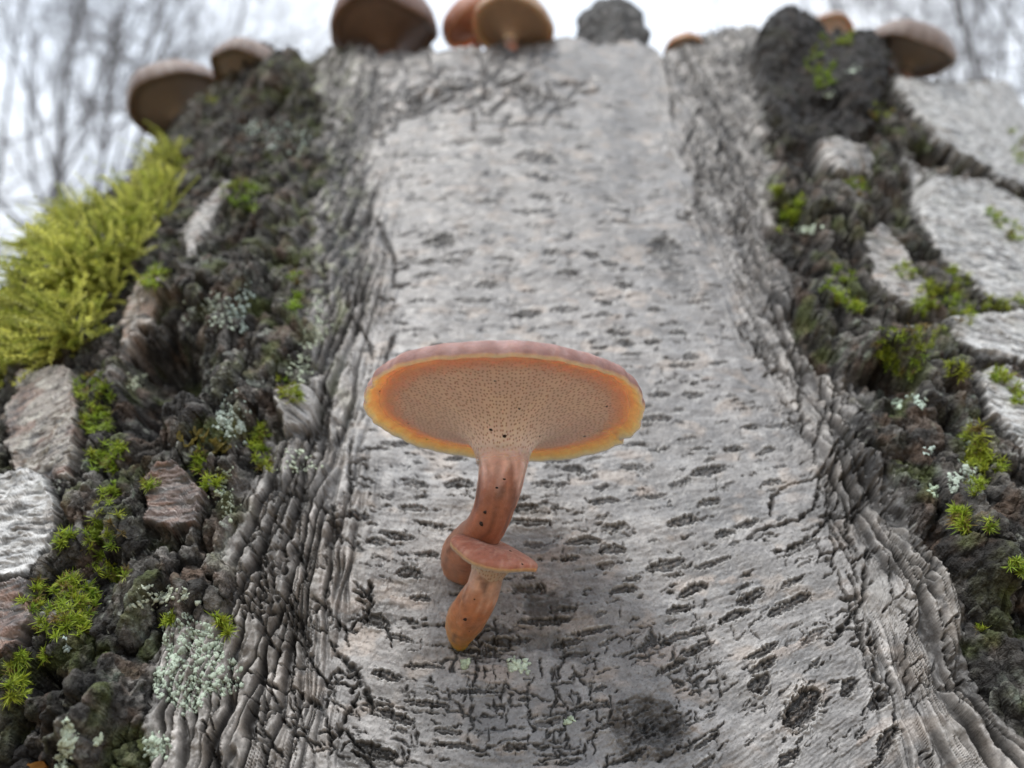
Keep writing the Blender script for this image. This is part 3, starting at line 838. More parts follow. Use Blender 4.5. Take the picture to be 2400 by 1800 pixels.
        C[r, c] = C[r, c] + (col - C[r, c]) * (m * dk)[:, None]
        C[r, c] = mixc(C[r, c], (.60, .59, .57), rim * .35)
        lab = label[r, c]; lab[(d < 1.1) & (prof > .05) & (lab < 10)] = 1000 + i; label[r, c] = lab
    # --- black stain by the small mushroom, smudges, and the old branch knot
    bl_n = fbm(T0 / 2.2, H0 / 1.5, 211, 4)
    def blotch(x, y, rx, ry, amt, col=(.035, .033, .03)):
        d = np.hypot((px - x) / rx, (py - y) / ry) + .55 * bl_n
        m = ss(1.05, .45, d) * np.where(onpl & FRONT, 1, 0) * amt
        return m, col
    for args in ((1275, 1425, 75, 50, .8), (1240, 1500, 100, 30, .65), (1150, 1480, 50, 30, .5), (1240, 1380, 50, 30, .5), (1240, 1200, 70, 20, .6), (1330, 1530, 60, 30, .45), (1560, 590, 46, 40, .8), (1575, 640, 26, 40, .6),
                 (1030, 565, 44, 26, .7), (880, 1440, 60, 36, .6), (860, 1770, 110, 44, .65), (1470, 1620, 90, 40, .3), (1700, 1630, 100, 50, .3), (640, 1280, 40, 90, .35)):
        m, col = blotch(*args); C = mixc(C, col, m); D -= .35 * m
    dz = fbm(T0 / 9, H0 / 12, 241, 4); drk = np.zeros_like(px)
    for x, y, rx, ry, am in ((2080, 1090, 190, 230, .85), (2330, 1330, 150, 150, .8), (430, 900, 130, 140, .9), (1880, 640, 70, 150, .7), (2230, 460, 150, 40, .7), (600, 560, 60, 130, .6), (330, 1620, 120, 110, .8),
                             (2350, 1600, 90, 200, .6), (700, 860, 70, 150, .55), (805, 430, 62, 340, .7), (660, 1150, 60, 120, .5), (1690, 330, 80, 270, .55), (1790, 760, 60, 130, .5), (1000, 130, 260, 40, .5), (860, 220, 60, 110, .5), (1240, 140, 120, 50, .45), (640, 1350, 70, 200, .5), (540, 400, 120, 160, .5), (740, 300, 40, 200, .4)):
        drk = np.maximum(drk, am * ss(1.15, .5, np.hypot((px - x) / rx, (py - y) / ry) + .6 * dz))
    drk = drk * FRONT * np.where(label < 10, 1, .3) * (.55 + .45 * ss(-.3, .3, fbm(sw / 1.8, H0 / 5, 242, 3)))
    C = mixc(C, (.026, .025, .024), drk)  # black bark zones, with the shade of hollows and clefts painted in
    kd = np.hypot((px - 1520) / 100, (py - 1708) / 80) + .10 * fbm(T0 / 3, H0 / 3, 221, 3)
    km = ss(1.15, .85, kd) * FRONT
    kn = fbm(T0 / 3.2, H0 / 3.2, 222, 3)
    rings = np.sin(kd * 17 + 3.5 * kn + 1.2 * np.arctan2(py - 1700, px - 1515)) * ss(-.5, .3, kn)
    D += km * (.28 * rings + .45 * tooth + .5 * kn)
    kc = np.zeros_like(C); kc[:] = (.055, .052, .05); kc = mixc(kc, (.13, .127, .123), ss(.3, .9, rings) * ss(.2, .6, kd)); kc = mixc(kc, (.20, .19, .18), ss(.1, .6, kn) * ss(.5, 1.0, kd)); kc = mixc(kc, (.02, .02, .02), ss(.35, .1, kd))
    C = C + (kc - C) * (km * .8 * ss(1.15, .6, kd + .45 * kn))[..., None]
    label[(kd < 1.0) & FRONT] = 9
    # dark burl at the rim, right of the panel
    bm = 0 * ss(1.2, .85, np.hypot((px - 1905) / 165, (py - 200) / 150) + .18 * fbm(T0 / 8, H0 / 8, 231, 3)) * (label < 10) * FRONT
    bm = np.clip(bm * 1.15, 0, 1)
    C = C + (mixc(np.full_like(C, .014), (.035, .03, .028), ss(0, .6, n_mid)) - C) * (bm * .85)[..., None]
    label[(bm > .5)] = 8
    Db = D
    for _ in range(1):                            # soften steps between neighbouring strips
        for ax in (0, 1): Db = .5 * Db + .25 * (np.roll(Db, 1, ax) + np.roll(Db, -1, ax))
    D = D + (Db - D) * strand_only * .45
    P = P0 + N0 * ((MAC + np.where(FRONT, D, np.clip(D, -4, 6) * .6)) * .001)[..., None]
    # crumbling: relief along the true surface direction, so that steep faces are broken too
    N1 = grid_normals(P)
    for ax in (0, 1):
        N1 = N1 + np.roll(N1, 1, ax) + np.roll(N1, -1, ax) + np.roll(N1, 2, ax) + np.roll(N1, -2, ax)
    N1 = N1 / (np.linalg.norm(N1, axis=-1)[..., None] + 1e-9)
    if (N1 * N0).sum(-1).mean() < 0: N1 = -N1
    onplate = ((label > 10) & (label < 1000)) * 1.0
    amt = rough * (1 - .8 * onplate) + .14 * strand_only
    R, Cc_ = np.where(amt > .02)
    q = P[R, Cc_] * 1000
    a1 = fbm3(q / 4.5, 401, 3); a2 = fbm3(q / 1.3, 411, 3)
    k3 = 1 - 2 * np.abs(pn3(q / 2.6, 421))
    P[R, Cc_] += N1[R, Cc_] * (amt[R, Cc_] * (.7 * a1 + .55 * a2 + .3 * k3) * .001)[:, None]
    rc = rough[R, Cc_] * (1 - .85 * onplate[R, Cc_]) * np.where(label[R, Cc_] == 10, .15, 1)
    g = C[R, Cc_]
    g = mixc(g, (.026, .025, .025), ss(.1, .65, a1 + .5 * a2) * .7 * rc)
    g = mixc(g, (.27, .258, .24), ss(.3, .85, -a1 + .6 * a2) * .5 * rc)
    a3 = fbm3(q / 7.0, 431, 3)
    g = mixc(g, (.15, .10, .07), ss(.15, .6, a3) * .5 * rc)
    g = mixc(g, (.42, .44, .38), ss(.35, .7, a2) * ss(.1, .5, -a3) * .7 * rc)
    g = mixc(g, (.11, .14, .035), ss(.2, .6, fbm3(q / 9.0, 441, 2)) * .5 * rc)
    op = onplate[R, Cc_] + .5 * strand_only[R, Cc_]
    g = mixc(g, g * .45, ss(.1, .6, a1 + .8 * a2) * .55 * np.clip(op, 0, 1))
    C[R, Cc_] = g
    # foot rows stay smooth
    return P, np.clip(C, .012, .8), label

def clean_labels(lab):
    """every label one connected region: stray islands join the region beside them"""
    for _ in range(2):
        runs = []; par = []
        rows = []
        for r in range(lab.shape[0]):
            e = np.flatnonzero(np.diff(lab[r])) + 1
            b = np.concatenate([[0], e, [lab.shape[1]]])
            rows.append((len(par), b))
            for k in range(len(b) - 1): par.append(len(par)); runs.append((r, b[k], b[k + 1], lab[r, b[k]]))
        def find(i):
            while par[i] != i: par[i] = par[par[i]]; i = par[i]
            return i
        for r in range(1, lab.shape[0]):
            o1, b1 = rows[r - 1]; o2, b2 = rows[r]; i = j = 0
            while i < len(b1) - 1 and j < len(b2) - 1:
                if runs[o1 + i][3] == runs[o2 + j][3] and min(b1[i + 1], b2[j + 1]) > max(b1[i], b2[j]):
                    a, c = find(o1 + i), find(o2 + j)
                    if a != c: par[c] = a
                if b1[i + 1] < b2[j + 1]: i += 1
                else: j += 1
        size = {}
        for k, q in enumerate(runs):
            f = find(k); size[f] = size.get(f, 0) + q[2] - q[1]
        best = {}
        for f, n in size.items():
            L = runs[f][3]
            if L not in best or n > size[best[L]]: best[L] = f
        for k, (r, a, b, L) in enumerate(runs):
            if find(k) != best[L]:
                nb = lab[r, a - 1] if a > 0 else (lab[r, b] if b < lab.shape[1] else 0)
                if nb >= 1000: nb = 0
                lab[r, a:b] = nb
    return lab

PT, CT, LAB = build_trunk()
LAB = clean_labels(LAB)
NT = grid_normals(PT)
if NT[NV // 2, NU // 2, 1] > 0: NT = -NT

def build_trunk_objects():
    t = empty('birch_trunk', (0, CYC, 0))
    tag(t, 'old birch trunk with pale smooth bark between two black, cracked, mossy ridges', 'tree trunk')
    V = PT.reshape(-1, 3); Cc = CT.reshape(-1, 3); Nn = NT.reshape(-1, 3)
    i = np.arange(NV - 1)[:, None] * NU; j = np.arange(NU - 1)[None]
    Q = np.stack([i + j, i + j + 1, i + NU + j + 1, i + NU + j], -1)
    lab = LAB[:-1, :-1]
    F = Q.reshape(-1, 4); fl = lab.ravel()
    order = np.argsort(fl, kind='stable'); ids, st = np.unique(fl[order], return_index=True); st = list(st) + [len(fl)]
    base = None
    names = {0: 'smooth_bark', 1: 'fissured_bark', 2: 'fissured_bark', 3: 'rough_bark', 4: 'rough_bark', 8: 'burl', 9: 'knot'}
    for a, k in enumerate(ids):
        f = F[order[st[a]:st[a + 1]]]
        if len(f) < 4: continue
        uv, inv = np.unique(f, return_inverse=True)
        if k >= 1000: nm = 'lenticel'
        elif k == 10: nm = 'burl'
        elif k >= 10: nm = 'bark_plate'
        else: nm = names[k]
        m = M_ROUGH if k in (3, 4, 10) else M_BARK
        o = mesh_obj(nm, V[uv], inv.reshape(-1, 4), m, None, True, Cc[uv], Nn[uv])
        if k == 0: base = o
        if k >= 1000 and base is not None: adopt(t, o); o.parent = base; o.matrix_parent_inverse = Matrix.Identity(4)
        else: adopt(t, o)
    # broken top: from the rim inwards
    rim = PT[-1]; K = 14
    ctr = np.array([0.0, CYC + .02, rim[:, 2].min() - .03])
    rows = [rim]
    for k in range(1, K + 1):
        s = (k / K) ** 1.5
        p = rim * (1 - s) + ctr * s
        n = fbm(p[:, 0] * 90, p[:, 1] * 90, 300, 3) * .006 * math.sin(math.pi * min(1, s * 1.05))
        p = p.copy(); p[:, 2] += n - .006 * math.sqrt(s)
        rows.append(p)
    R = np.array(rows); i = np.arange(K)[:, None] * NU; j = np.arange(NU - 1)[None]
    Qr = np.stack([i + j, i + j + 1, i + NU + j + 1, i + NU + j], -1).reshape(-1, 4)
    vv = R.reshape(-1, 3); cn = fbm(vv[:, 0] * 200, vv[:, 1] * 200, 301, 3)
    cc = mixc(np.full((len(vv), 3), .09), (.19, .13, .08), ss(-.2, .5, cn))
    adopt(t, mesh_obj('broken_top', vv, Qr, M_ROUGH, None, True, cc))
    return t
TRUNK = build_trunk_objects()

sub = slice(None, None, 3)
_bv = PT[:, :][::3, ::3]; _n, _m = _bv.shape[:2]
_i = np.arange(_n - 1)[:, None] * _m; _j = np.arange(_m - 1)[None]
_bf = np.stack([_i + _j, _i + _j + 1, _i + _m + _j + 1, _i + _m + _j], -1).reshape(-1, 4)
BVH = BVHTree.FromPolygons(_bv.reshape(-1, 3).tolist(), _bf.tolist())
def hit(px, py):
    """where the line of sight through a pixel meets the bark"""
    d = ray(px, py)
    loc, nor, idx, dist = BVH.ray_cast(Vector(CAM), Vector(d))
    if loc is None: return None, None
    n = np.array(nor); n = -n if n @ d > 0 else n
    return np.array(loc), n

# ------------------------------------------------------------------ mushrooms
def mat_cap(name, glow=1.0):
    m, nt, b = new_mat(name)
    tc = nd(nt, 'ShaderNodeTexCoord')
    n1 = nd(nt, 'ShaderNodeTexNoise', Scale=900.0, Detail=6.0, Roughness=0.7); nt.links.new(tc.outputs['Object'], n1.inputs['Vector'])
    at = nd(nt, 'ShaderNodeAttribute'); at.attribute_name = 'Col'
    mr = nd(nt, 'ShaderNodeMapRange'); mr.inputs['From Min'].default_value = .3; mr.inputs['From Max'].default_value = .7; mr.inputs['To Min'].default_value = .82; mr.inputs['To Max'].default_value = 1.15
    nt.links.new(n1.outputs['Fac'], mr.inputs['Value'])
    sc = nd(nt, 'ShaderNodeVectorMath'); sc.operation = 'SCALE'
    nt.links.new(at.outputs['Color'], sc.inputs[0]); nt.links.new(mr.outputs['Result'], sc.inputs['Scale'])
    nt.links.new(sc.outputs['Vector'], b.inputs['Base Color'])
    b.inputs['Subsurface Weight'].default_value = 1.0
    b.inputs['Subsurface Radius'].default_value = (1.0, .62, .40)
    b.inputs['Subsurface Scale'].default_value = 0.0055 * glow
    b.inputs['Roughness'].default_value = .5
    b.inputs['Specular IOR Level'].default_value = .3
    bp = nd(nt, 'ShaderNodeBump', Strength=.6, Distance=.0004); nt.links.new(n1.outputs['Fac'], bp.inputs['Height']); nt.links.new(bp.outputs['Normal'], b.inputs['Normal'])
    return m
M_CAP = mat_cap('mushroom_flesh')
M_CAP_OLD = mat_cap('aged_mushroom_flesh', .2)
M_STIPE = mat_cap('mushroom_stalk', .5)
M_STIPE.node_tree.nodes['Principled BSDF'].inputs['Roughness'].default_value = .38
M_STIPE.node_tree.nodes['Principled BSDF'].inputs['Coat Weight'].default_value = .2
M_STIPE.node_tree.nodes['Principled BSDF'].inputs['Coat Roughness'].default_value = .3

def mat_pores(name):
    m, nt, b = new_mat(name)
    at = nd(nt, 'ShaderNodeAttribute'); at.attribute_name = 'Col'
    uv = nd(nt, 'ShaderNodeAttribute'); uv.attribute_name = 'Polar'
    v = nd(nt, 'ShaderNodeTexVoronoi', Scale=1.0, Randomness=.7); v.voronoi_dimensions = '2D'
    nt.links.new(uv.outputs['Vector'], v.inputs['Vector'])
    cr = nd(nt, 'ShaderNodeMapRange'); cr.inputs['From Min'].default_value = .22; cr.inputs['From Max'].default_value = .42; cr.inputs['To Min'].default_value = 1.0; cr.inputs['To Max'].default_value = 0.0
    nt.links.new(v.outputs['Distance'], cr.inputs['Value'])
    cr.inputs['From Min'].default_value = .15; cr.inputs['From Max'].default_value = .33
    fd = nd(nt, 'ShaderNodeMath'); fd.operation = 'MULTIPLY'
    nt.links.new(cr.outputs['Result'], fd.inputs[0]); nt.links.new(at.outputs['Alpha'], fd.inputs[1])
    mx = nd(nt, 'ShaderNodeMix'); mx.data_type = 'RGBA'
    nt.links.new(fd.outputs['Value'], mx.inputs[0]); nt.links.new(at.outputs['Color'], mx.inputs[6]); mx.inputs[7].default_value = (.50, .28, .19, 1)
    nt.links.new(mx.outputs[2], b.inputs['Base Color'])
    bp = nd(nt, 'ShaderNodeBump', Strength=.35, Distance=.0003); bp.invert = True
    nt.links.new(fd.outputs['Value'], bp.inputs['Height']); nt.links.new(bp.outputs['Normal'], b.inputs['Normal'])
    b.inputs['Roughness'].default_value = .7; b.inputs['Specular IOR Level'].default_value = .2
    b.inputs['Subsurface Weight'].default_value = .5; b.inputs['Subsurface Radius'].default_value = (1, .5, .25); b.inputs['Subsurface Scale'].default_value = .001
    # the layer thins out towards the margin and lets the flesh show
    tr = nd(nt, 'ShaderNodeBsdfTransparent'); ms = nd(nt, 'ShaderNodeMixShader'); out = nt.nodes['Material Output']
    th_ = nd(nt, 'ShaderNodeMapRange'); th_.inputs['From Max'].default_value = .95
    nt.links.new(at.outputs['Alpha'], th_.inputs['Value']); nt.links.new(th_.outputs['Result'], ms.inputs['Fac'])
    nt.links.new(tr.outputs['BSDF'], ms.inputs[1]); nt.links.new(b.outputs['BSDF'], ms.inputs[2]); nt.links.new(ms.outputs['Shader'], out.inputs['Surface'])
    return m
M_PORE = mat_pores('pore_layer')

def lathe_frame(axis):
    z = np.asarray(axis, float); z /= np.linalg.norm(z)
    x = np.cross([0, 1, 0.0], z); x /= np.linalg.norm(x)
    return np.stack([x, np.cross(z, x), z], 1)      # columns

def lathe(prof, NA, ctr, Rm, R, wob, dz, shape=None):
    """prof (n,2) in cap radii; wob(angle, r) scales the radius, dz(angle, r) lifts"""
    a = np.linspace(0, 2 * np.pi, NA, endpoint=False)
    r = prof[:, 0][:, None]; z = prof[:, 1][:, None]
    A = np.broadcast_to(a[None], (len(prof), NA)); rr = np.broadcast_to(r, A.shape)
    rad = rr * wob(A, rr); zz = z + dz(A, rr)
    X = np.stack([rad * np.cos(A), rad * np.sin(A), zz], -1) * R
    if shape is not None: X = shape(X / R) * R
    V = ctr + X @ Rm.T
    i = np.arange(len(prof) - 1)[:, None] * NA; j = np.arange(NA)[None]
    F = np.stack([i + j, i + (j + 1) % NA, i + NA + (j + 1) % NA, i + NA + j], -1).reshape(-1, 4)
    return V.reshape(-1, 3), F, A.ravel(), rr.ravel()

UNDER = [(.0, -.66), (.10, -.66), (.155, -.64), (.18, -.55), (.225, -.46), (.30, -.385), (.42, -.315), (.56, -.262), (.70, -.222), (.82, -.192), (.90, -.187), (.95, -.205), (.985, -.24)]
TOPP = [(.998, -.25), (1.004, -.24), (1.003, -.22), (.99, -.165), (.96, -.125), (.90, -.085), (.77, -.035), (.58, .01), (.38, .02), (.2, .0), (.0, -.02)]
DOME = [(.998, -.29), (1.01, -.27), (1.015, -.2), (.99, -.05), (.92, .10), (.78, .26), (.58, .37), (.35, .43), (.15, .45), (.0, .45)]
FUNNEL = [(.0, -.95), (.2, -.95), (.31, -.92), (.34, -.75), (.40, -.56), (.50, -.42), (.63, -.33), (.76, -.28), (.87, -.26), (.94, -.28), (.985, -.32)]

def make_mushroom(name, label, stipe_path, stipe_r, ctr, axis, R, seed, wob_amt=.04, wave=.03, shape=None, group=None,
                  skin=((.22, .125, .11), (.30, .19, .175)), flesh=(.85, .61, .40), pore=(1.0, .76, .68), stipe_cols=((.50, .22, .12), (.36, .145, .085)), NA=120, notch=None, under=UNDER, top=TOPP, mcap=None, neck_r=.155):
    mcap = mcap or M_CAP
    Rm = lathe_frame(axis)
    rs = np.random.default_rng(seed); ph = rs.uniform(0, 6.28, 8)
    def wob(A, r):
        w = 1 + r * wob_amt * (.6 * np.sin(2 * A + ph[0]) + .4 * np.sin(3 * A + ph[1]) + .22 * np.sin(7 * A + ph[2])) + r**6 * .006 * np.sin(23 * A + ph[3]) + r**6 * .005 * np.sin(41 * A + ph[4])
        if notch is not None:
            for na, nw, ndp in notch: w = w - (r > .8) * ndp * np.exp(-((np.angle(np.exp(1j * (A - na)))) / nw) ** 2)
        return w
    def dz(A, r): return wave * r**2 * (.6 * np.sin(2 * A + ph[5]) + .4 * np.sin(3 * A + ph[6])) + .002 * r * np.sin(9 * A + ph[7]) * r**4
    root = empty(name, stipe_path[0])
    tag(root, label, 'mushroom', group)
    pu = spline(np.array(under), 40); ptp = spline(np.array(top), 34)
    prof = np.concatenate([pu, ptp])
    V, F, A, r = lathe(prof, NA, ctr, Rm, R, wob, dz, shape)
    isup = np.repeat(np.arange(len(prof)) >= 41, NA)
    nn = fbm(A * 6, r * 3, seed, 3); n2 = fbm(A * 22, r * 5, seed + 1, 3)
    cu = np.zeros((len(V), 3)); cu[:] = flesh
    cu = mixc(cu, (.62, .34, .14), ss(.2, .7, n2) * .25 * (r > .8))
    ctp = np.zeros((len(V), 3)); ctp[:] = skin[0]
    ctp = mixc(ctp, skin[1], ss(-.2, .5, nn)); ctp = mixc(ctp, (.14, .06, .045), ss(.3, .7, n2) * .35)
    Cc = np.where(isup[:, None], ctp, cu)
    cap = mesh_obj('cap', V, F, mcap, None, True, Cc); adopt(root, cap)
    # pore layer, a thin skin over the flesh that runs down onto the stipe
    lo = np.array([p for p in pu if neck_r - .005 < p[0] < .965]); off = .014 * ss(.96, .80, lo[:, 0]) + .002
    nrm = np.gradient(lo, axis=0); nrm = np.stack([nrm[:, 1], -nrm[:, 0]], 1); nrm /= np.linalg.norm(nrm, axis=1)[:, None]
    lo2 = lo + nrm * off[:, None]; bk = (lo - nrm * .01)[::-1]
    prof2 = np.concatenate([lo2, bk, lo2[:1]])
    V2, F2, A2, r2 = lathe(prof2, NA, ctr, Rm, R, wob, dz, shape)
    pc = np.zeros((len(V2), 4)); pc[:, :3] = pore
    n3 = fbm(A2 * 5, r2 * 4, seed + 4, 3)
    pc[:, :3] = mixc(pc[:, :3], np.array(pore) * (1.12, 1.08, 1.05), ss(-.3, .4, n3))
    pc[:, :3] = mixc(pc[:, :3], np.array(flesh) * .9, ss(.70, .92, r2 + .03 * n3) * .6)  # ochre margin, with some of the light shining through it painted in
    pc[:, 3] = .80 * ss(1.0, .70, r2) * np.repeat(ss(-.5, 5, np.minimum(np.arange(len(prof2)), 99).astype(float)), NA)
    ps = mesh_obj('pore_surface', V2, F2, M_PORE, None, True, pc); adopt(root, ps)
    # pores: spread evenly along the underside, drawn out where they run down the stipe
    po = ps.data.attributes.new('Polar', 'FLOAT_VECTOR', 'POINT')
    arc = np.concatenate([[0], np.cumsum(np.linalg.norm(np.diff(prof2, axis=0), axis=1))]) + prof2[0, 0]
    rho = np.repeat(arc, NA) * R * 1000 * 1.3
    po.data.foreach_set('vector', np.stack([rho * np.cos(A2), rho * np.sin(A2), 0 * A2], 1).astype(np.float32).ravel())
    # stipe
    sp = spline(np.asarray(stipe_path), 44); rr_ = np.interp(np.linspace(0, 1, 44), np.linspace(0, 1, len(stipe_r)), stipe_r)
    Vs, Fs = tube_pts(sp, rr_, 28)
    tt = np.repeat(np.linspace(0, 1, 44), 28); aa = np.tile(np.linspace(0, 6.283, 28, endpoint=False), 44)
    bump_ = (pn(np.cos(aa) * 1.1 + 9, np.sin(aa) * 1.1 + tt * 4, seed + 8) + .4 * pn(np.cos(aa) * 2.5, np.sin(aa) * 2.5 + tt * 9, seed + 9)) * .12
    Vs = Vs + (Vs - np.repeat(sp, 28, 0)) * bump_[:, None]
    cs = np.zeros((len(Vs), 3)); cs[:] = stipe_cols[0]
    cs = mixc(cs, stipe_cols[1], ss(.2, .7, tt)); cs = mixc(cs, np.array(pore) * (.86, .76, .72), ss(.74, .93, tt + .10 * fbm(aa * 3, tt * 9, seed + 9, 3)))
    cs = mixc(cs, (.07, .03, .022), ss(.3, .75, fbm(aa * 2.0, tt * 6, seed + 10, 4)) * .6)
    cs = cs * (1 + .22 * pn(aa * 7, tt * 2.5, seed + 11) + .15 * pn(aa * 3, tt * 14, seed + 12))[:, None]
    if len(stipe_cols) > 2: cs = mixc(cs, stipe_cols[2], ss(.30, .0, tt) * .9)
    adopt(root, mesh_obj('stipe', Vs, Fs, M_STIPE, None, True, cs))
    return root

def specks(root_name, pts, mat):
    pass

# main mushroom
def unit(v): v = np.asarray(v, float); return v / np.linalg.norm(v)
B, _ = hit(1085, 1335)
yb = B[1]
cc = at_y(1182, 902, yb - .0265); AX1 = unit((0.02, -0.14, 1.0))
dep = (cc - CAM) @ FWD
R_MAIN = 316 / FPX * dep
def bez(p0, p1, p2, p3, n=9):
    t = np.linspace(0, 1, n)[:, None]
    return list((1 - t)**3 * p0 + 3 * (1 - t)**2 * t * p1 + 3 * (1 - t) * t**2 * p2 + t**3 * p3)
foot = at_y(1095, 1345, yb + .004); neck = cc - AX1 * .66 * R_MAIN
path = bez(foot, foot + np.array([-.0015, -.016, .002]), neck - AX1 * .014 + np.array([-.0015, .002, 0]), neck) + [cc - AX1 * .42 * R_MAIN]
big = make_mushroom('mushroom', 'large orange-brown mushroom with wide pored cap seen from beneath', path, np.array([.0036, .0040, .0038, .0034, .0031, .0031, .0036, .0043]), cc,
                    AX1, R_MAIN, 3, .035, .035, None, 'mushrooms on the smooth bark', notch=[(.40, .03, .07), (.52, .02, .03), (2.6, .05, .02), (3.6, .03, .015), (1.2, .06, .012)], NA=200)
B2, _ = hit(1085, 1520)
c2 = at_y(1163, 1278, B2[1] - .0165); AX2 = unit((0.30, -0.52, .80))
R2_ = 104 / FPX * ((c2 - CAM) @ FWD)
foot2 = at_y(1084, 1534, B2[1] + .003); neck2 = c2 - AX2 * .92 * R2_
path2 = bez(foot2, foot2 + np.array([-.0012, -.007, .0035]), neck2 - AX2 * .005, neck2) + [c2 - AX2 * .6 * R2_]
make_mushroom('mushroom', 'small young mushroom with drooping cap and amber stalk below the large one', path2, np.array([.0008, .0015, .0025, .0031, .0030, .0027, .0025]), c2,
              AX2, R2_, 8, .05, .09, None, 'mushrooms on the smooth bark', under=FUNNEL, neck_r=.31,
              skin=((.36, .15, .105), (.44, .23, .175)), flesh=(.60, .32, .18), pore=(.66, .48, .38), stipe_cols=((.55, .27, .08), (.45, .19, .09), (.60, .44, .10)), NA=96)

# ------------------------------------------------------------------ bare trees behind
def bare_tree(label, lo, hi, dist, rad, seed, dens=1.0, top=None):
    """lo, hi: two pixels the stem passes; dist: horizontal distance in metres"""
    rr = random.Random(seed)
    A = at_y(*lo, dist); Bq = at_y(*hi, dist)
    d = Bq - A; d /= d[2]
    base = A - d * A[2]
    H = (top or 1.45 * Bq[2])
    tv = MB(); limbs = []; tw = MB(); fine_tw = []; fine_r = []
    n = 26
    zs = np.linspace(-.1, H, n)
    p = base + d * zs[:, None]
    p[:, 0] += .06 * np.cumsum([rr.gauss(0, .5) for _ in range(n)]) * np.linspace(0, 1, n); p[:, 1] += .04 * np.cumsum([rr.gauss(0, .5) for _ in range(n)]) * np.linspace(0, 1, n)
    rads = .8 * rad * (1 - .9 * np.linspace(0, 1, n)) + .004
    v, f = tube_pts(p, rads, 9); tv.add(v, f)
    def grow(mb, q, dirv, L, r, lev):
        m = 6 if lev < 2 else 3
        pts = [q]; dd = np.array(dirv)
        for i in range(m):
            dd = dd + np.array([rr.gauss(0, .13), rr.gauss(0, .13), rr.gauss(0.05, .10)]); dd /= np.linalg.norm(dd)
            pts.append(pts[-1] + dd * L / m)
        if lev < 2:
            v, f = tube_pts(np.array(pts), np.linspace(r, r * .35, m + 1), 5)
            (mb if lev < 1 else tw).add(v, f)
        else: fine_tw.append(np.array(pts)); fine_r.append(r)
        if lev < 3:
            k = int((4, 4, 4)[lev] * dens + rr.random())
            for _ in range(k):
                i = rr.randint(1, m); 
                a = dd + np.array([rr.gauss(0, .6), rr.gauss(0, .6), rr.gauss(.1, .4)]); a /= np.linalg.norm(a)
                grow(mb, pts[i], a, L * rr.uniform(.4, .65), r * .5, lev + 1)
    nl = int(15 * dens)
    for k in range(nl):
        t = .28 + .70 * (k + rr.random()) / nl
        q = p[0] + (p[-1] - p[0]) * t
        ii = min(int(t * (n - 1)), n - 2); fr = t * (n - 1) - ii; q = p[ii] * (1 - fr) + p[ii + 1] * fr
        az = rr.uniform(0, 6.283); up = rr.uniform(.25, 1.2)
        dv = np.array([math.cos(az), math.sin(az), up]); dv /= np.linalg.norm(dv)
        mb = MB(); grow(mb, q, dv, rr.uniform(.18, .30) * H * (1.15 - t), rads[ii] * .5, 0); limbs.append(mb)
    FT = np.array(fine_tw); FR = np.array(fine_r)                      # (n, 4, 3)
    tdir = FT[:, -1] - FT[:, 0]; tdir /= np.linalg.norm(tdir, axis=1)[:, None]
    sa = np.cross(tdir, (.31, .22, .92)); sa /= np.linalg.norm(sa, axis=1)[:, None]; sb = np.cross(tdir, sa)
    ring = np.stack([sa * math.cos(q) + sb * math.sin(q) for q in (0, 2.0944, 4.1888)], 1)   # (n, 3, 3)
    VV = FT[:, :, None] + ring[:, None] * (FR[:, None] * np.linspace(1, .35, 4)[None])[..., None, None]
    q4 = np.array([(3 * i + j, 3 * i + (j + 1) % 3, 3 * i + 3 + (j + 1) % 3, 3 * i + 3 + j) for i in range(3) for j in range(3)])
    tw.add(VV.reshape(-1, 3), (q4[None] + 12 * np.arange(len(FT))[:, None, None]).reshape(-1, 4))
    root = empty('bare_tree', (base[0], base[1], 0))
    tag(root, label, 'tree', 'bare trees in the background')
    adopt(root, tv.build('trunk', M_TREE))
    for mb in limbs: adopt(root, mb.build('branch', M_TREE))
    o = tw.build('twigs', M_TWIG); o['kind'] = 'stuff'; adopt(root, o)

TREES = [
    ('bare tree with dark slanting stem showing above the thick yellow-green moss', (130, 470), (185, 10), 6.0, .062, 1, 1.35, None),
    ('slim bare tree crossing behind the outermost pair of brown caps', (395, 160), (455, -20), 8.0, .065, 2, 1.35, None),
    ('bare tree whose low fork leans over the thick yellow-green moss', (60, 560), (-80, 400), 5.0, .05, 3, 1.2, None),
    ('far bare tree seen faintly beside the dark slanting stem', (250, 300), (290, 0), 13.0, .08, 4, 1.4, None),
    ('far bare tree seen faintly between the paired caps and the two-lobed cap', (560, 80), (600, -60), 14.0, .07, 5, 1.4, None),
    ('thin bare tree at the outer edge of the moss, twigs spread wide', (20, 250), (60, 0), 9.0, .06, 6, 1.3, None),
    ('bare tree with crossing branches behind the big grey-brown cap', (2280, 150), (2220, -60), 5.0, .05, 7, 1.2, None),
    ('leaning bare tree above the loose white bark plates', (2420, 160), (2300, -10), 7.0, .055, 8, 1.2, None),
    ('bare tree with fine drooping twigs over the uppermost white bark plate', (2360, 120), (2380, -60), 9.0, .06, 17, 1.5, None),
    ('far bare tree faint between the dark burl and the big grey-brown cap', (2180, 60), (2150, -80), 12.0, .07, 18, 1.4, None),
    ('far bare tree faint beyond the tall torn bark strips', (1680, 30), (1650, -90), 15.0, .06, 19, 1.0, None),
    ('far bare tree faint above the dark mossy burl', (1960, 20), (1930, -60), 16.0, .14, 9, 1.2, None),
]
for t in TREES: bare_tree(*t)

# ------------------------------------------------------------------ mushrooms along the broken top
def rim_point(px):
    """the bark rim below a place on the skyline"""
    for py in range(60, 700, 6):
        p, n = hit(px, py)
        if p is not None: return p, py
    return at_y(px, 200, .2), 200

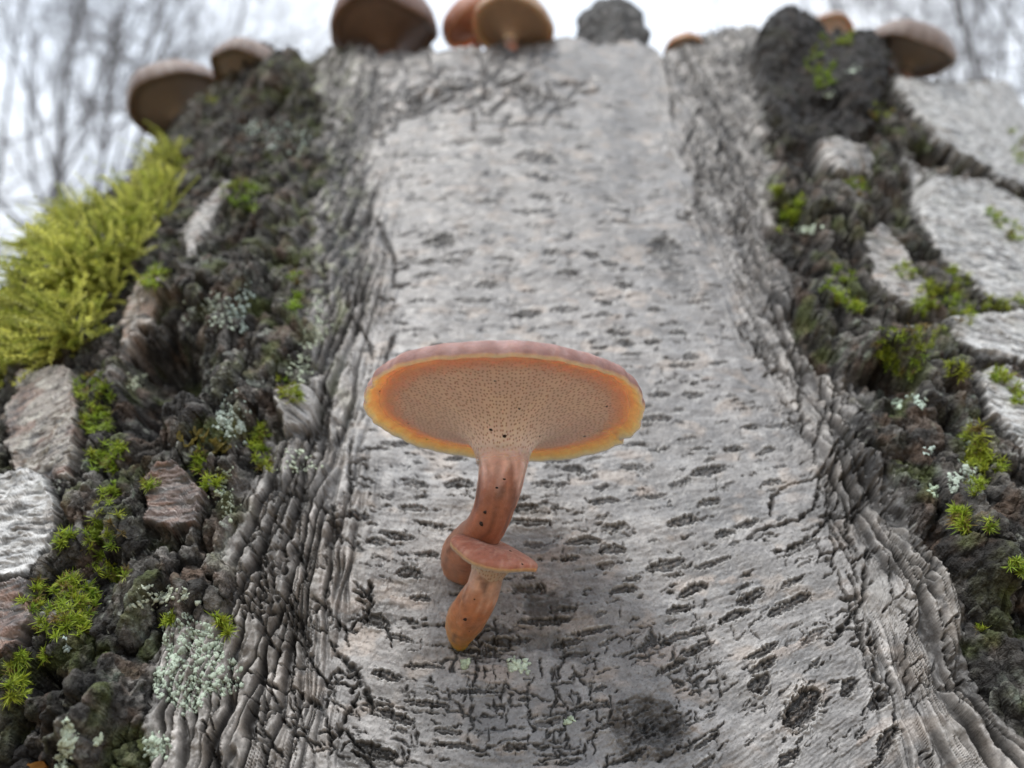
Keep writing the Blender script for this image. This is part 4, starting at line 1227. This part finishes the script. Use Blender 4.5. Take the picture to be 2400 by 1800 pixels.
def top_mushroom(label, px, py, hw, axis, seed, wob=.08, wave=.06, squash=None, back=.006, **kw):
    rp, rpy = rim_point(px)
    y = rp[1] + back
    c = at_y(px, py, y); dep = (c - CAM) @ FWD; R = hw / FPX * dep
    ax = np.array(axis, float); ax /= np.linalg.norm(ax)
    foot = np.array([c[0] * .97, y + .012, min(c[2] - 1.3 * R, rp[2] - .006)])
    neck = c - ax * .62 * R
    mid = (foot + neck) / 2 + np.array([0, -.002, 0])
    return make_mushroom('mushroom', label, [foot, mid, neck], np.array([.18, .16, .17]) * R, c, axis, R, seed, wob, wave, squash, 'mushrooms along the broken top', NA=72, mcap=M_CAP_OLD, top=DOME, **kw)

DARKP = dict(pore=(.26, .245, .22), flesh=(.30, .23, .17), skin=((.22, .17, .15), (.29, .24, .22)))
top_mushroom('plump brown mushroom cap with dark underside at the end over the thick moss', 412, 225, 112, (-.42, -.28, .85), 21, .06, .08, None, **DARKP)
top_mushroom('small folded brown cap overlapping the plump one behind a mossy bark lump', 592, 158, 92, (.1, -.30, .95), 22, .10, .16, None, **DARKP)
top_mushroom('broad two-lobed dark brown cap on the broken top', 905, 50, 132, (-.05, -.45, .88), 23, .14, .24, None, pore=(.22, .165, .14), flesh=(.30, .20, .15), skin=((.20, .135, .115), (.26, .18, .155)))
top_mushroom('reddish orange cap tucked behind the tan-ringed one', 1098, 42, 74, (-.55, -.35, .75), 24, .05, .05, None, flesh=(.80, .36, .14), pore=(.60, .27, .17), skin=((.40, .19, .13), (.48, .26, .19)))
top_mushroom('tan cap with glowing orange rim in front of the reddish one', 1205, 52, 92, (.15, -.15, .97), 25, .05, .05, None, back=.0, pore=(.36, .27, .2), skin=((.42, .29, .20), (.52, .38, .28)))
top_mushroom('tiny orange cap peeping over the rim beside tall bark strips', 1602, 112, 46, (0, -.2, .97), 26, .05, .05, None, skin=((.46, .28, .18), (.52, .34, .24)))
top_mushroom('small orange cap squeezed behind the dark burl', 1872, 92, 44, (-.2, -.3, .93), 27, .05, .05, None, back=.02, pore=(.5, .25, .13), skin=((.46, .25, .14), (.52, .34, .22)))
top_mushroom('pale tan dome behind the dark burl', 1938, 80, 60, (.1, -.05, .99), 28, .05, .05, None, back=.022, skin=((.34, .25, .21), (.42, .32, .28)))
top_mushroom('big grey-brown cap hanging over the loose white bark plates', 2132, 112, 98, (.25, -.52, .80), 29, .07, .07, None, back=.004, **DARKP)

def bark_knob():
    """dark knob of bark standing up on the rim"""
    rp, _ = rim_point(1430)
    c = at_y(1432, 80, rp[1] + .012); dep = (c - CAM) @ FWD; u = dep / FPX
    th = np.linspace(0, 2 * np.pi, 72, endpoint=False); z = np.linspace(-1, 1, 56)
    prof = np.interp(z, [-1, -.8, -.3, .2, .6, .85, 1], [.98, .99, .95, .92, .80, .52, .05])
    A, Z = np.meshgrid(th, z); Rr = prof[:, None] * (1 + .10 * np.cos(A * 2 + 1) + .09 * np.cos(A * 3 + Z * 2))
    V = np.stack([Rr * np.cos(A) * 72 * u, Rr * np.sin(A) * 45 * u, Z * 135 * u + Rr * np.cos(A) * 12 * u], -1)
    V = V.reshape(-1, 3) + c
    d = V - c; d /= np.linalg.norm(d, axis=1)[:, None]
    n = fbm3(V * 1000 * np.array([1, 1, .45]) / 7, 501, 4)
    d[:, 2] *= .3
    V = V + d * (n * .0042)[:, None]
    i = np.arange(55)[:, None] * 72; j = np.arange(72)[None]
    F = np.stack([i + j, i + (j + 1) % 72, i + 72 + (j + 1) % 72, i + 72 + j], -1).reshape(-1, 4)
    cc = mixc(np.full((len(V), 3), .07), (.20, .195, .19), ss(0, .6, fbm3(V * 1000 / 3, 505, 3)))
    adopt(TRUNK, mesh_obj('bark_knob', V, F, M_ROUGH, None, True, cc))
bark_knob()

# ------------------------------------------------------------------ moss
def blade(mb, cols, base, d, bend, L, w, col, seg=3):
    """one narrow curved moss leaf, slightly keeled"""
    d = d / np.linalg.norm(d)
    side = np.cross(d, bend); side /= np.linalg.norm(side) + 1e-9
    up = np.cross(side, d)
    vs = []
    for i in range(seg + 1):
        t = i / seg
        c = base + d * L * t + bend * L * t * t * .55
        ww = w * (1 - t) ** .7 * (.55 + .9 * t if t < .5 else 1.0)
        if i < seg: vs += [c - side * ww, c + up * ww * .25, c + side * ww]
        else: vs += [c, c, c]
    f = []
    for i in range(seg):
        a = 3 * i; b = a + 3
        f += [(a, a + 1, b + 1, b), (a + 1, a + 2, b + 2, b + 1)]
    mb.add(np.array(vs), np.array(f))
    tt = np.repeat(np.linspace(0, 1, seg + 1), 3)
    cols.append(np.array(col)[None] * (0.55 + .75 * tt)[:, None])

def frame_of(n):
    n = n / np.linalg.norm(n); a = np.cross(n, [0.3, 0.1, 1.0]); a /= np.linalg.norm(a)
    return a, np.cross(n, a), n

def moss_star(mb, cols, p, n, rad, rr, hue, count):
    a, b, c = frame_of(n * .7 + np.array([0, -.15, .55]))
    dead = rr.random() < .10; shade = rr.uniform(.6, 1.1)
    for k in range(count):
        az = rr.uniform(0, 6.283); el = math.asin(rr.uniform(-.05, 1)) 
        d = (a * math.cos(az) + b * math.sin(az)) * math.cos(el) + c * math.sin(el)
        L = rad * rr.uniform(.45, 1.25)
        bend = -c * rr.uniform(.0, .45) + np.array([rr.gauss(0, .12), rr.gauss(0, .12), rr.gauss(0, .12)])
        q = rr.uniform(.75, 1.2) * shade
        col = (np.array((.30, .46, .045)) * (1 - hue) + np.array((.50, .55, .06)) * hue) * q
        if dead: col = np.array((.30, .22, .07)) * q
        blade(mb, cols, p + c * rad * rr.uniform(-.1, .35), d, bend, L, rad * rr.uniform(.055, .085), col)

MOSS = [  # pixel, radius in px, hue 0 green - 1 yellow, label
    ((565, 462, 55), .25, 'round green moss tuft on dark bark below the folded brown cap'),
    ((365, 652, 46), .4, 'moss tuft on the rim of a brown bark strip by the thick moss'),
    ((222, 918, 58), .3, 'green moss tuft at the upper corner of the streaked brown plate'),
    ((222, 990, 48), .35, 'green moss tuft along the edge of the streaked brown plate'),
    ((255, 1080, 58), .3, 'wide green moss tuft near the foot of the streaked brown plate'),
    ((250, 1160, 34), .35, 'small green moss tuft above the moss-lined ledge'),
    ((245, 1250, 62), .4, 'thick green moss tuft on the ledge beside the whitish plate'),
    ((250, 1335, 54), .45, 'bright moss tuft lower on the ledge beside the whitish plate'),
    ((150, 1262, 34), .3, 'small moss tuft touching the corner of the whitish plate'),
    ((110, 1430, 74), .45, 'largest bright moss cushion, over the reddish brown plate'),
    ((185, 1398, 62), .45, 'bright moss cushion joined to the largest one on the ledge'),
    ((175, 1470, 40), .5, 'flat starry moss tuft below the largest cushion'),
    ((105, 1540, 26), .5, 'tiny starry moss tuft on black bark under the largest cushion'),
    ((42, 1545, 30), .4, 'small starry moss tuft beside the reddish brown plate'),
    ((35, 1605, 44), .45, 'starry moss tuft above the dark bark hollow'),
    ((492, 1132, 34), .4, 'starry moss tuft beside the square brown plate'),
    ((352, 1138, 28), .4, 'small moss tuft at the tip of the square brown plate'),
    ((675, 918, 44), .5, 'yellowish moss tuft in the crack above the grey plate'),
    ((608, 1070, 48), .6, 'yellow-green moss tuft in the fissure below the curled yellow lichen'),
    ((612, 1020, 34), .5, 'moss tuft in the fissure just beside the curled yellow lichen'),
    ((470, 1085, 40), .3, 'low moss tuft under the curled yellow lichen'),
    ((690, 655, 26), .15, 'dark green moss speck in a fissure of the pale belt'),
    ((690, 715, 32), .1, 'dark green moss patch lower in the same fissure'),
    ((502, 240, 36), .5, 'moss tuft at the foot of the plump brown cap'),
    ((636, 152, 26), .6, 'yellow moss sprig on the mossy bark lump by the folded cap'),
    ((520, 1468, 40), .5, 'olive moss tuft at the upper edge of the pale green lichen crust'),
    ((400, 1455, 30), .5, 'small olive moss tuft left by the pale lichen crust'),
    ((1915, 128, 52), .2, 'green moss patch on the face of the dark burl'),
    ((1940, 180, 40), .2, 'moss strand running down the dark burl'),
    ((1985, 88, 36), .6, 'yellow moss tuft on top of the dark burl'),
    ((2065, 262, 36), .5, 'moss tuft between the dark burl and the upper white plate'),
    ((1850, 508, 56), .5, 'round yellow-green moss tuft under the dark burl'),
    ((1822, 455, 26), .6, 'small yellow moss tuft above the round tuft below the burl'),
    ((2010, 440, 34), .4, 'moss tuft on the crumbly lump below the burl'),
    ((1965, 672, 52), .35, 'green moss tuft on the dark ridge beside the fissured strands'),
    ((2000, 712, 40), .35, 'green moss tuft on the dark ridge, lower of a joined pair'),
    ((2125, 640, 34), .5, 'moss tuft along the grey plate leaning on the dark ridge'),
    ((2175, 700, 56), .65, 'tall yellow moss tuft beside the point of the grey plate'),
    ((2175, 775, 54), .7, 'yellow moss tuft in the gap below the grey plate'),
    ((2110, 828, 66), .5, 'wide bright moss cushion on the knuckle of bark above the fan of ridges'),
    ((2060, 835, 22), .5, 'tiny moss sprig on the knuckle of bark above the fan'),
    ((2240, 652, 36), .6, 'moss tuft at the lower edge of the second white plate'),
    ((2250, 720, 50), .45, 'green moss tuft between the second and third white plates'),
    ((2330, 722, 36), .6, 'moss fringe under the second white plate'),
    ((2392, 715, 34), .7, 'yellow moss fringe farther out under the second white plate'),
    ((2330, 512, 34), .4, 'dark moss tuft on the second white plate'),
    ((2372, 545, 38), .4, 'dark moss tuft on the second white plate next to its twin'),
    ((2392, 345, 54), .35, 'plump moss tuft on the uppermost white plate'),
    ((2345, 885, 36), .4, 'moss tuft at the edge of the third white plate'),
    ((2385, 925, 34), .4, 'moss tuft in the dark gap below the third white plate'),
    ((2285, 1045, 60), .8, 'golden green moss cushion on the black bark edge'),
    ((2320, 1090, 40), .7, 'golden moss tuft joined to the golden cushion'),
    ((2290, 1140, 38), .5, 'moss tuft below the golden cushion beside grey lichen'),
    ((2255, 1220, 40), .4, 'pale starry moss tuft on the black ridge'),
    ((2262, 1238, 26), .4, 'starry moss tuft touching the pale one on the black ridge'),
    ((2320, 1235, 24), .4, 'small starry moss tuft farther out on the black ridge'),
    ((2305, 1475, 22), .4, 'tiny lone moss star on the lower black bark'),
    ((2380, 1330, 30), .35, 'moss star by the pale sliver of bark'),
    ((2240, 870, 30), .8, 'ochre moss tuft beside the third white plate'),
]
def build_moss():
    for (px, py, r), hue, label in MOSS:
        p, n = hit(px, py)
        if p is None: continue
        rr = random.Random(int(px * 7 + py))
        mb = MB(); cols = []
        dep = (p - CAM) @ FWD; R = r / FPX * dep
        ns = max(5, int((r / 7.5) ** 1.7)); star = .0013 + .0006 * rr.random(); asp = rr.uniform(.45, 1.0); rot = rr.uniform(0, 3.14)
        star = min(star * (.8 + dep * 1.8), R * .8)
        for k in range(ns):
            a = rr.uniform(0, 6.283); q = math.sqrt(rr.random()) * max(0, r - star / dep * FPX * .7)
            ux, uy = math.cos(a) * q * 1.25, math.sin(a) * q * asp
            h, nn = hit(px + ux * math.cos(rot) - uy * math.sin(rot), py + ux * math.sin(rot) + uy * math.cos(rot))
            if h is None or np.linalg.norm(h - p) > 2.5 * R + .004: continue
            moss_star(mb, cols, h + nn * star * .15, nn, star, rr, min(1, max(0, hue + rr.gauss(0, .25))), rr.randint(18, 30))
        if not mb.v: moss_star(mb, cols, p, n, star, rr, hue, 40)
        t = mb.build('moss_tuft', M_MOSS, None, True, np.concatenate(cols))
        tag(t, label, 'moss', 'moss tufts on the bark')
build_moss()

def build_moss_mat():
    """thick feathery moss over the shoulder of the trunk"""
    poly = [(-60, 660), (0, 600), (70, 545), (200, 432), (330, 322), (430, 325), (445, 400), (395, 520), (330, 600), (275, 700), (230, 790), (170, 835), (60, 870), (-60, 920)]
    rr = random.Random(77); mb = MB(); cols = []
    p = np.array(poly, float); n = 0; tries = 0
    while n < 1150 and tries < 12000:
        tries += 1
        x = rr.uniform(-60, 445); y = rr.uniform(320, 920)
        if poly_sd(np.array([x]), np.array([y]), poly)[0] < rr.uniform(0, 18): continue
        h, nn = hit(x, y)
        if h is None: continue
        if pn(np.array([x / 60.]), np.array([y / 60.]), 88)[0] < -.38: continue
        n += 1
        a, b, c = frame_of(nn)
        L = rr.uniform(.0055, .0115)
        d = nn * .8 + np.array([rr.gauss(-.15, .45), rr.gauss(-.1, .3), rr.gauss(.25, .45)]); d /= np.linalg.norm(d)
        curl = np.array([rr.gauss(-.2, .5), rr.gauss(0, .4), rr.gauss(-.35, .3)])
        m = 13; hue = rr.random()
        col = np.array((.30, .36, .045)) * (1 - hue) + np.array((.78, .78, .20)) * hue
        col = col * rr.uniform(.65, 1.15)
        pts = [h - nn * .001 + d * L * t + curl * L * t * t * .6 for t in np.linspace(0, 1, m)]
        for i in range(1, m):
            tdir = pts[i] - pts[i - 1]; tdir /= np.linalg.norm(tdir)
            s1, s2, _ = frame_of(tdir)
            az0 = rr.uniform(0, 6.28)
            for k in range(3):
                az = az0 + k * 2.094; o = s1 * math.cos(az) + s2 * math.sin(az)
                sz = L * .20 * (1 - .55 * i / m)
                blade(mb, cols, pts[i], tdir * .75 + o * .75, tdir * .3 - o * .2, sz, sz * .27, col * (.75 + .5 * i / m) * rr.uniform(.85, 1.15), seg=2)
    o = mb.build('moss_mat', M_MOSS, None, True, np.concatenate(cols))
    tag(o, 'thick yellow-green feathery moss mat over the shoulder of the trunk', 'moss', None, 'stuff')
build_moss_mat()

# ------------------------------------------------------------------ lichens
_ico = None
def ico():
    global _ico
    if _ico is None:
        t = (1 + 5 ** .5) / 2
        v = np.array([(-1, t, 0), (1, t, 0), (-1, -t, 0), (1, -t, 0), (0, -1, t), (0, 1, t), (0, -1, -t), (0, 1, -t), (t, 0, -1), (t, 0, 1), (-t, 0, -1), (-t, 0, 1)], float)
        v /= np.linalg.norm(v[0])
        f = np.array([(0, 11, 5), (0, 5, 1), (0, 1, 7), (0, 7, 10), (0, 10, 11), (1, 5, 9), (5, 11, 4), (11, 10, 2), (10, 7, 6), (7, 1, 8), (3, 9, 4), (3, 4, 2), (3, 2, 6), (3, 6, 8), (3, 8, 9), (4, 9, 5), (2, 4, 11), (6, 2, 10), (8, 6, 7), (9, 8, 1)])
        _ico = (v, f)
    return _ico

LICH = [ # x, y, rx, ry, granules, size mm, colour, label
    (455, 1560, 92, 112, 620, .42, (.40, .47, .38), 'large pale green powdery lichen crust on the cracked bark'),
    (152, 1765, 22, 62, 150, .42, (.52, .60, .48), 'bright mint lichen lobe standing on black bark'),
    (632, 318, 50, 44, 90, .7, (.36, .42, .37), 'bluish grey lichen rosette on the ridge below the mossy lump'),
    (700, 345, 26, 30, 40, .6, (.38, .45, .40), 'small round bluish lichen beside the grey rosette'),
    (500, 738, 52, 34, 130, .5, (.42, .48, .40), 'pale lichen crust on the dark lump above the hollow'),
    (560, 735, 24, 44, 70, .5, (.36, .44, .40), 'narrow blue-green lichen strip on the dark lump above the hollow'),
    (535, 975, 36, 54, 150, .5, (.42, .49, .43), 'blue-green lichen lobes on the edge of the dark hollow'),
    (325, 898, 24, 16, 40, .5, (.48, .52, .38), 'small whitish lichen by the brown bark strip'),
    (755, 745, 34, 60, 90, .4, (.48, .54, .42), 'scattered pale lichen grains in the fissured belt'),
    (720, 850, 40, 44, 80, .4, (.46, .52, .40), 'scattered pale lichen grains lower in the fissured belt'),
    (700, 1085, 40, 24, 50, .45, (.48, .54, .42), 'whitish lichen grains under the grey plate'),
    (525, 1175, 30, 50, 80, .4, (.44, .50, .38), 'grey-green lichen grains beside the square brown plate'),
    (380, 1392, 46, 26, 90, .45, (.50, .55, .44), 'whitish lichen crust on the lump above the pale green crust'),
    (375, 1755, 30, 26, 60, .45, (.42, .50, .40), 'small mint lichen crust at the foot of the cracked ridge'),
    (232, 1738, 9, 12, 16, .5, (.50, .56, .42), 'tiny round lichen dot next to the bright mint lobe'),
    (155, 1510, 12, 14, 18, .5, (.46, .54, .50), 'tiny bluish lichen dot under the starry moss'),
    (1222, 1562, 24, 18, 30, .5, (.50, .58, .46), 'pale green leafy lichen in the cracks below the small mushroom'),
    (1087, 1556, 11, 11, 14, .5, (.46, .54, .38), 'pale green lichen sprig at the foot of the small mushroom'),
    (1330, 1690, 14, 8, 14, .4, (.44, .52, .38), 'tiny lichen sprig beside the knot'),
    (1885, 535, 26, 16, 36, .6, (.52, .60, .48), 'whitish lichen under the round moss tuft below the burl'),
    (1945, 222, 16, 10, 18, .7, (.46, .54, .44), 'pale lichen dot on the face of the dark burl'),
    (1998, 165, 16, 10, 18, .7, (.46, .54, .44), 'pale lichen dot higher on the dark burl'),
    (2150, 940, 18, 13, 26, .5, (.48, .58, .50), 'mint lichen dot on the dark knuckle above the fan'),
    (2102, 945, 12, 12, 18, .5, (.44, .54, .42), 'smaller mint lichen dot on the dark knuckle above the fan'),
    (2176, 1058, 12, 8, 14, .5, (.50, .60, .54), 'pale lichen dot on the fan of dark ridges'),
    (2278, 1090, 28, 38, 70, .5, (.36, .42, .36), 'grey-green lichen crust below the golden moss'),
    (2236, 1132, 18, 22, 36, .5, (.38, .44, .37), 'grey lichen patch at the end of the fan of ridges'),
    (2190, 1150, 10, 14, 16, .5, (.44, .54, .40), 'mint lichen dot under the fan of ridges'),
]
def build_lichens():
    iv, if_ = ico()
    for x, y, rx, ry, cnt, sz, col, label in LICH:
        rr = random.Random(int(x * 3 + y)); mb = MB(); cols = []
        h0, _ = hit(x, y)
        if h0 is None: continue
        cl = [(rr.gauss(0, .5), rr.gauss(0, .5)) for _ in range(7)]
        for k in range(int(cnt * 1.6)):
            if cnt > 300: a = rr.uniform(0, 6.28); q = math.sqrt(rr.random()) * (1 + .18 * math.sin(3 * a + 1) + .12 * math.sin(5 * a)); dx, dy = math.cos(a) * q, math.sin(a) * q
            else: c = rr.choice(cl); dx, dy = c[0] + rr.gauss(0, .3), c[1] + rr.gauss(0, .3)
            h, n = hit(x + dx * rx, y + dy * ry)
            if h is None or abs((h - h0) @ FWD) > .02: continue
            s = sz * .001 * rr.uniform(.35, 1.05)
            sc = np.array([rr.uniform(.7, 1.6), rr.uniform(.7, 1.6), rr.uniform(.3, .6)])
            a, b, c = frame_of(n)
            v = iv * sc * s * np.random.default_rng(k).uniform(.6, 1.3, (12, 1))
            mb.add(h + v[:, :1] * a + v[:, 1:2] * b + (v[:, 2:] + s * .15) * c, if_)
            cols.append(np.tile(np.array(col) * rr.uniform(.75, 1.2), (12, 1)))
        if not mb.v: continue
        o = mb.build('lichen', M_LICHEN, None, True, np.concatenate(cols))
        tag(o, label, 'lichen', 'lichens on the bark')
build_lichens()

def curled_lichen():
    """crumpled olive-yellow lobes in the hollow"""
    mb = MB(); cols = []; rr = random.Random(4)
    for (x, y, r) in ((438, 1038, 34), (470, 1022, 26), (492, 1052, 36), (530, 1062, 30), (455, 1062, 26), (512, 1040, 22)):
        h, n = hit(x, y)
        if h is None: continue
        dep = (h - CAM) @ FWD; R = r / FPX * dep
        a, b, c = frame_of(n + np.array([0, -.3, .5]))
        A, T = np.meshgrid(np.linspace(0, 2 * np.pi, 40), np.linspace(0, 1, 9))
        ph = rr.uniform(0, 6)
        rad = R * (.2 + .62 * T - .22 * T ** 4) * (1 + .2 * np.sin(3 * A + ph) + .1 * np.sin(7 * A)); hz = R * (.6 * T ** .7 - .15) + R * T * .26 * np.sin(5 * A + ph) + R * T * .16 * np.sin(9 * A + 2 * ph) + R * .22 * pn(np.cos(A) * T * 3 + ph, np.sin(A) * T * 3, 7)
        V = h + (rad * np.cos(A))[..., None] * a + (rad * np.sin(A))[..., None] * b + hz[..., None] * c
        i = np.arange(8)[:, None] * 40; j = np.arange(39)[None]
        mb.add(V.reshape(-1, 3), np.stack([i + j, i + j + 1, i + 40 + j + 1, i + 40 + j], -1).reshape(-1, 4))
        cols.append((np.array((.17, .14, .04)) * (.6 + .8 * T.ravel()[:, None] * (1 + .4 * pn(A.ravel() * 2, T.ravel() * 4, 8))[:, None])))
    o = mb.build('curled_lichen', M_MOSS, None, True, np.concatenate(cols))
    tag(o, 'curled olive-yellow jelly-like lichen under the dark hollow', 'lichen')
curled_lichen()

# ------------------------------------------------------------------ grains of dirt on the two mushrooms
def dirt():
    iv, if_ = ico()
    mat = mat_noise('dirt', (.012, .008, .006), (.05, .03, .022), 4000, rough=.8, bump=.2, bdist=.0001)
    small = [o for o in bpy.data.objects if o.type == 'EMPTY' and 'small young' in str(o.get('label', ''))][0]
    for root, pts in ((big, [(890, 917, 7), (957, 992, 7), (1000, 1030, 6), (1422, 952, 8), (1160, 893, 5), (1217, 958, 9), (1150, 1007, 11), (1183, 1022, 11), (1265, 1023, 5), (1370, 1023, 8), (1400, 1010, 5),
                             (1182, 1123, 9), (1165, 1143, 8), (1137, 1200, 9), (1128, 1228, 11), (1100, 1290, 8)]),
                      (small, [(1197, 1292, 9), (1224, 1322, 8), (1090, 1452, 13), (1112, 1405, 5), (1180, 1270, 5), (1100, 1480, 5)])):
        V = []; F = []; n = 0
        for o in list(root.children):
            me = o.data; a = np.zeros(len(me.vertices) * 3, np.float32); me.vertices.foreach_get('co', a); V.append(a.reshape(-1, 3))
            for p in me.polygons: F.append([i + n for i in p.vertices])
            n += len(me.vertices)
        bv = BVHTree.FromPolygons(np.concatenate(V).tolist(), F)
        for k, (x, y, r) in enumerate(pts):
            loc, nor, _, dist = bv.ray_cast(Vector(CAM), Vector(ray(x, y)))
            if loc is None: continue
            d = (np.array(loc) - CAM) @ FWD; R = r / FPX * d * .5
            nn = np.array(nor); nn = -nn if nn @ ray(x, y) > 0 else nn
            a, b, c = frame_of(nn)
            v = iv * np.random.default_rng(k).uniform(.7, 1.3, (12, 1)) * R
            o = mesh_obj('dirt_speck', np.array(loc) + v[:, :1] * a + v[:, 1:2] * b * (.45 + .15 * (k % 5)) + v[:, 2:] * c * .35, if_, mat, None, True)
            adopt(root, o)
dirt()

def leaf_scrap():
    h, n = hit(95, 1785)
    if h is None: return
    a, b, c = frame_of(n); u, w = np.meshgrid(np.linspace(-1, 1, 14), np.linspace(-1, 1, 8), indexing='ij')
    L = .0013
    V = h + c * (.0006 + .0005 * np.sin(u * 2.2 + w)[..., None]) + a * (u * L)[..., None] + b * (w * L * .45 * np.sqrt(np.clip(1 - u * u, 0.02, 1)))[..., None]
    i = np.arange(13)[:, None] * 8; j = np.arange(7)[None]
    F = np.stack([i + j, i + j + 1, i + 8 + j + 1, i + 8 + j], -1).reshape(-1, 4)
    o = mesh_obj('leaf_scrap', V.reshape(-1, 3), F, mat_noise('dry_leaf', (.30, .13, .03), (.42, .22, .06), 900, rough=.6, bump=.3, bdist=.0003))
    tag(o, 'small scrap of orange-brown dead leaf caught beside the bright mint lichen', 'leaf')
leaf_scrap()
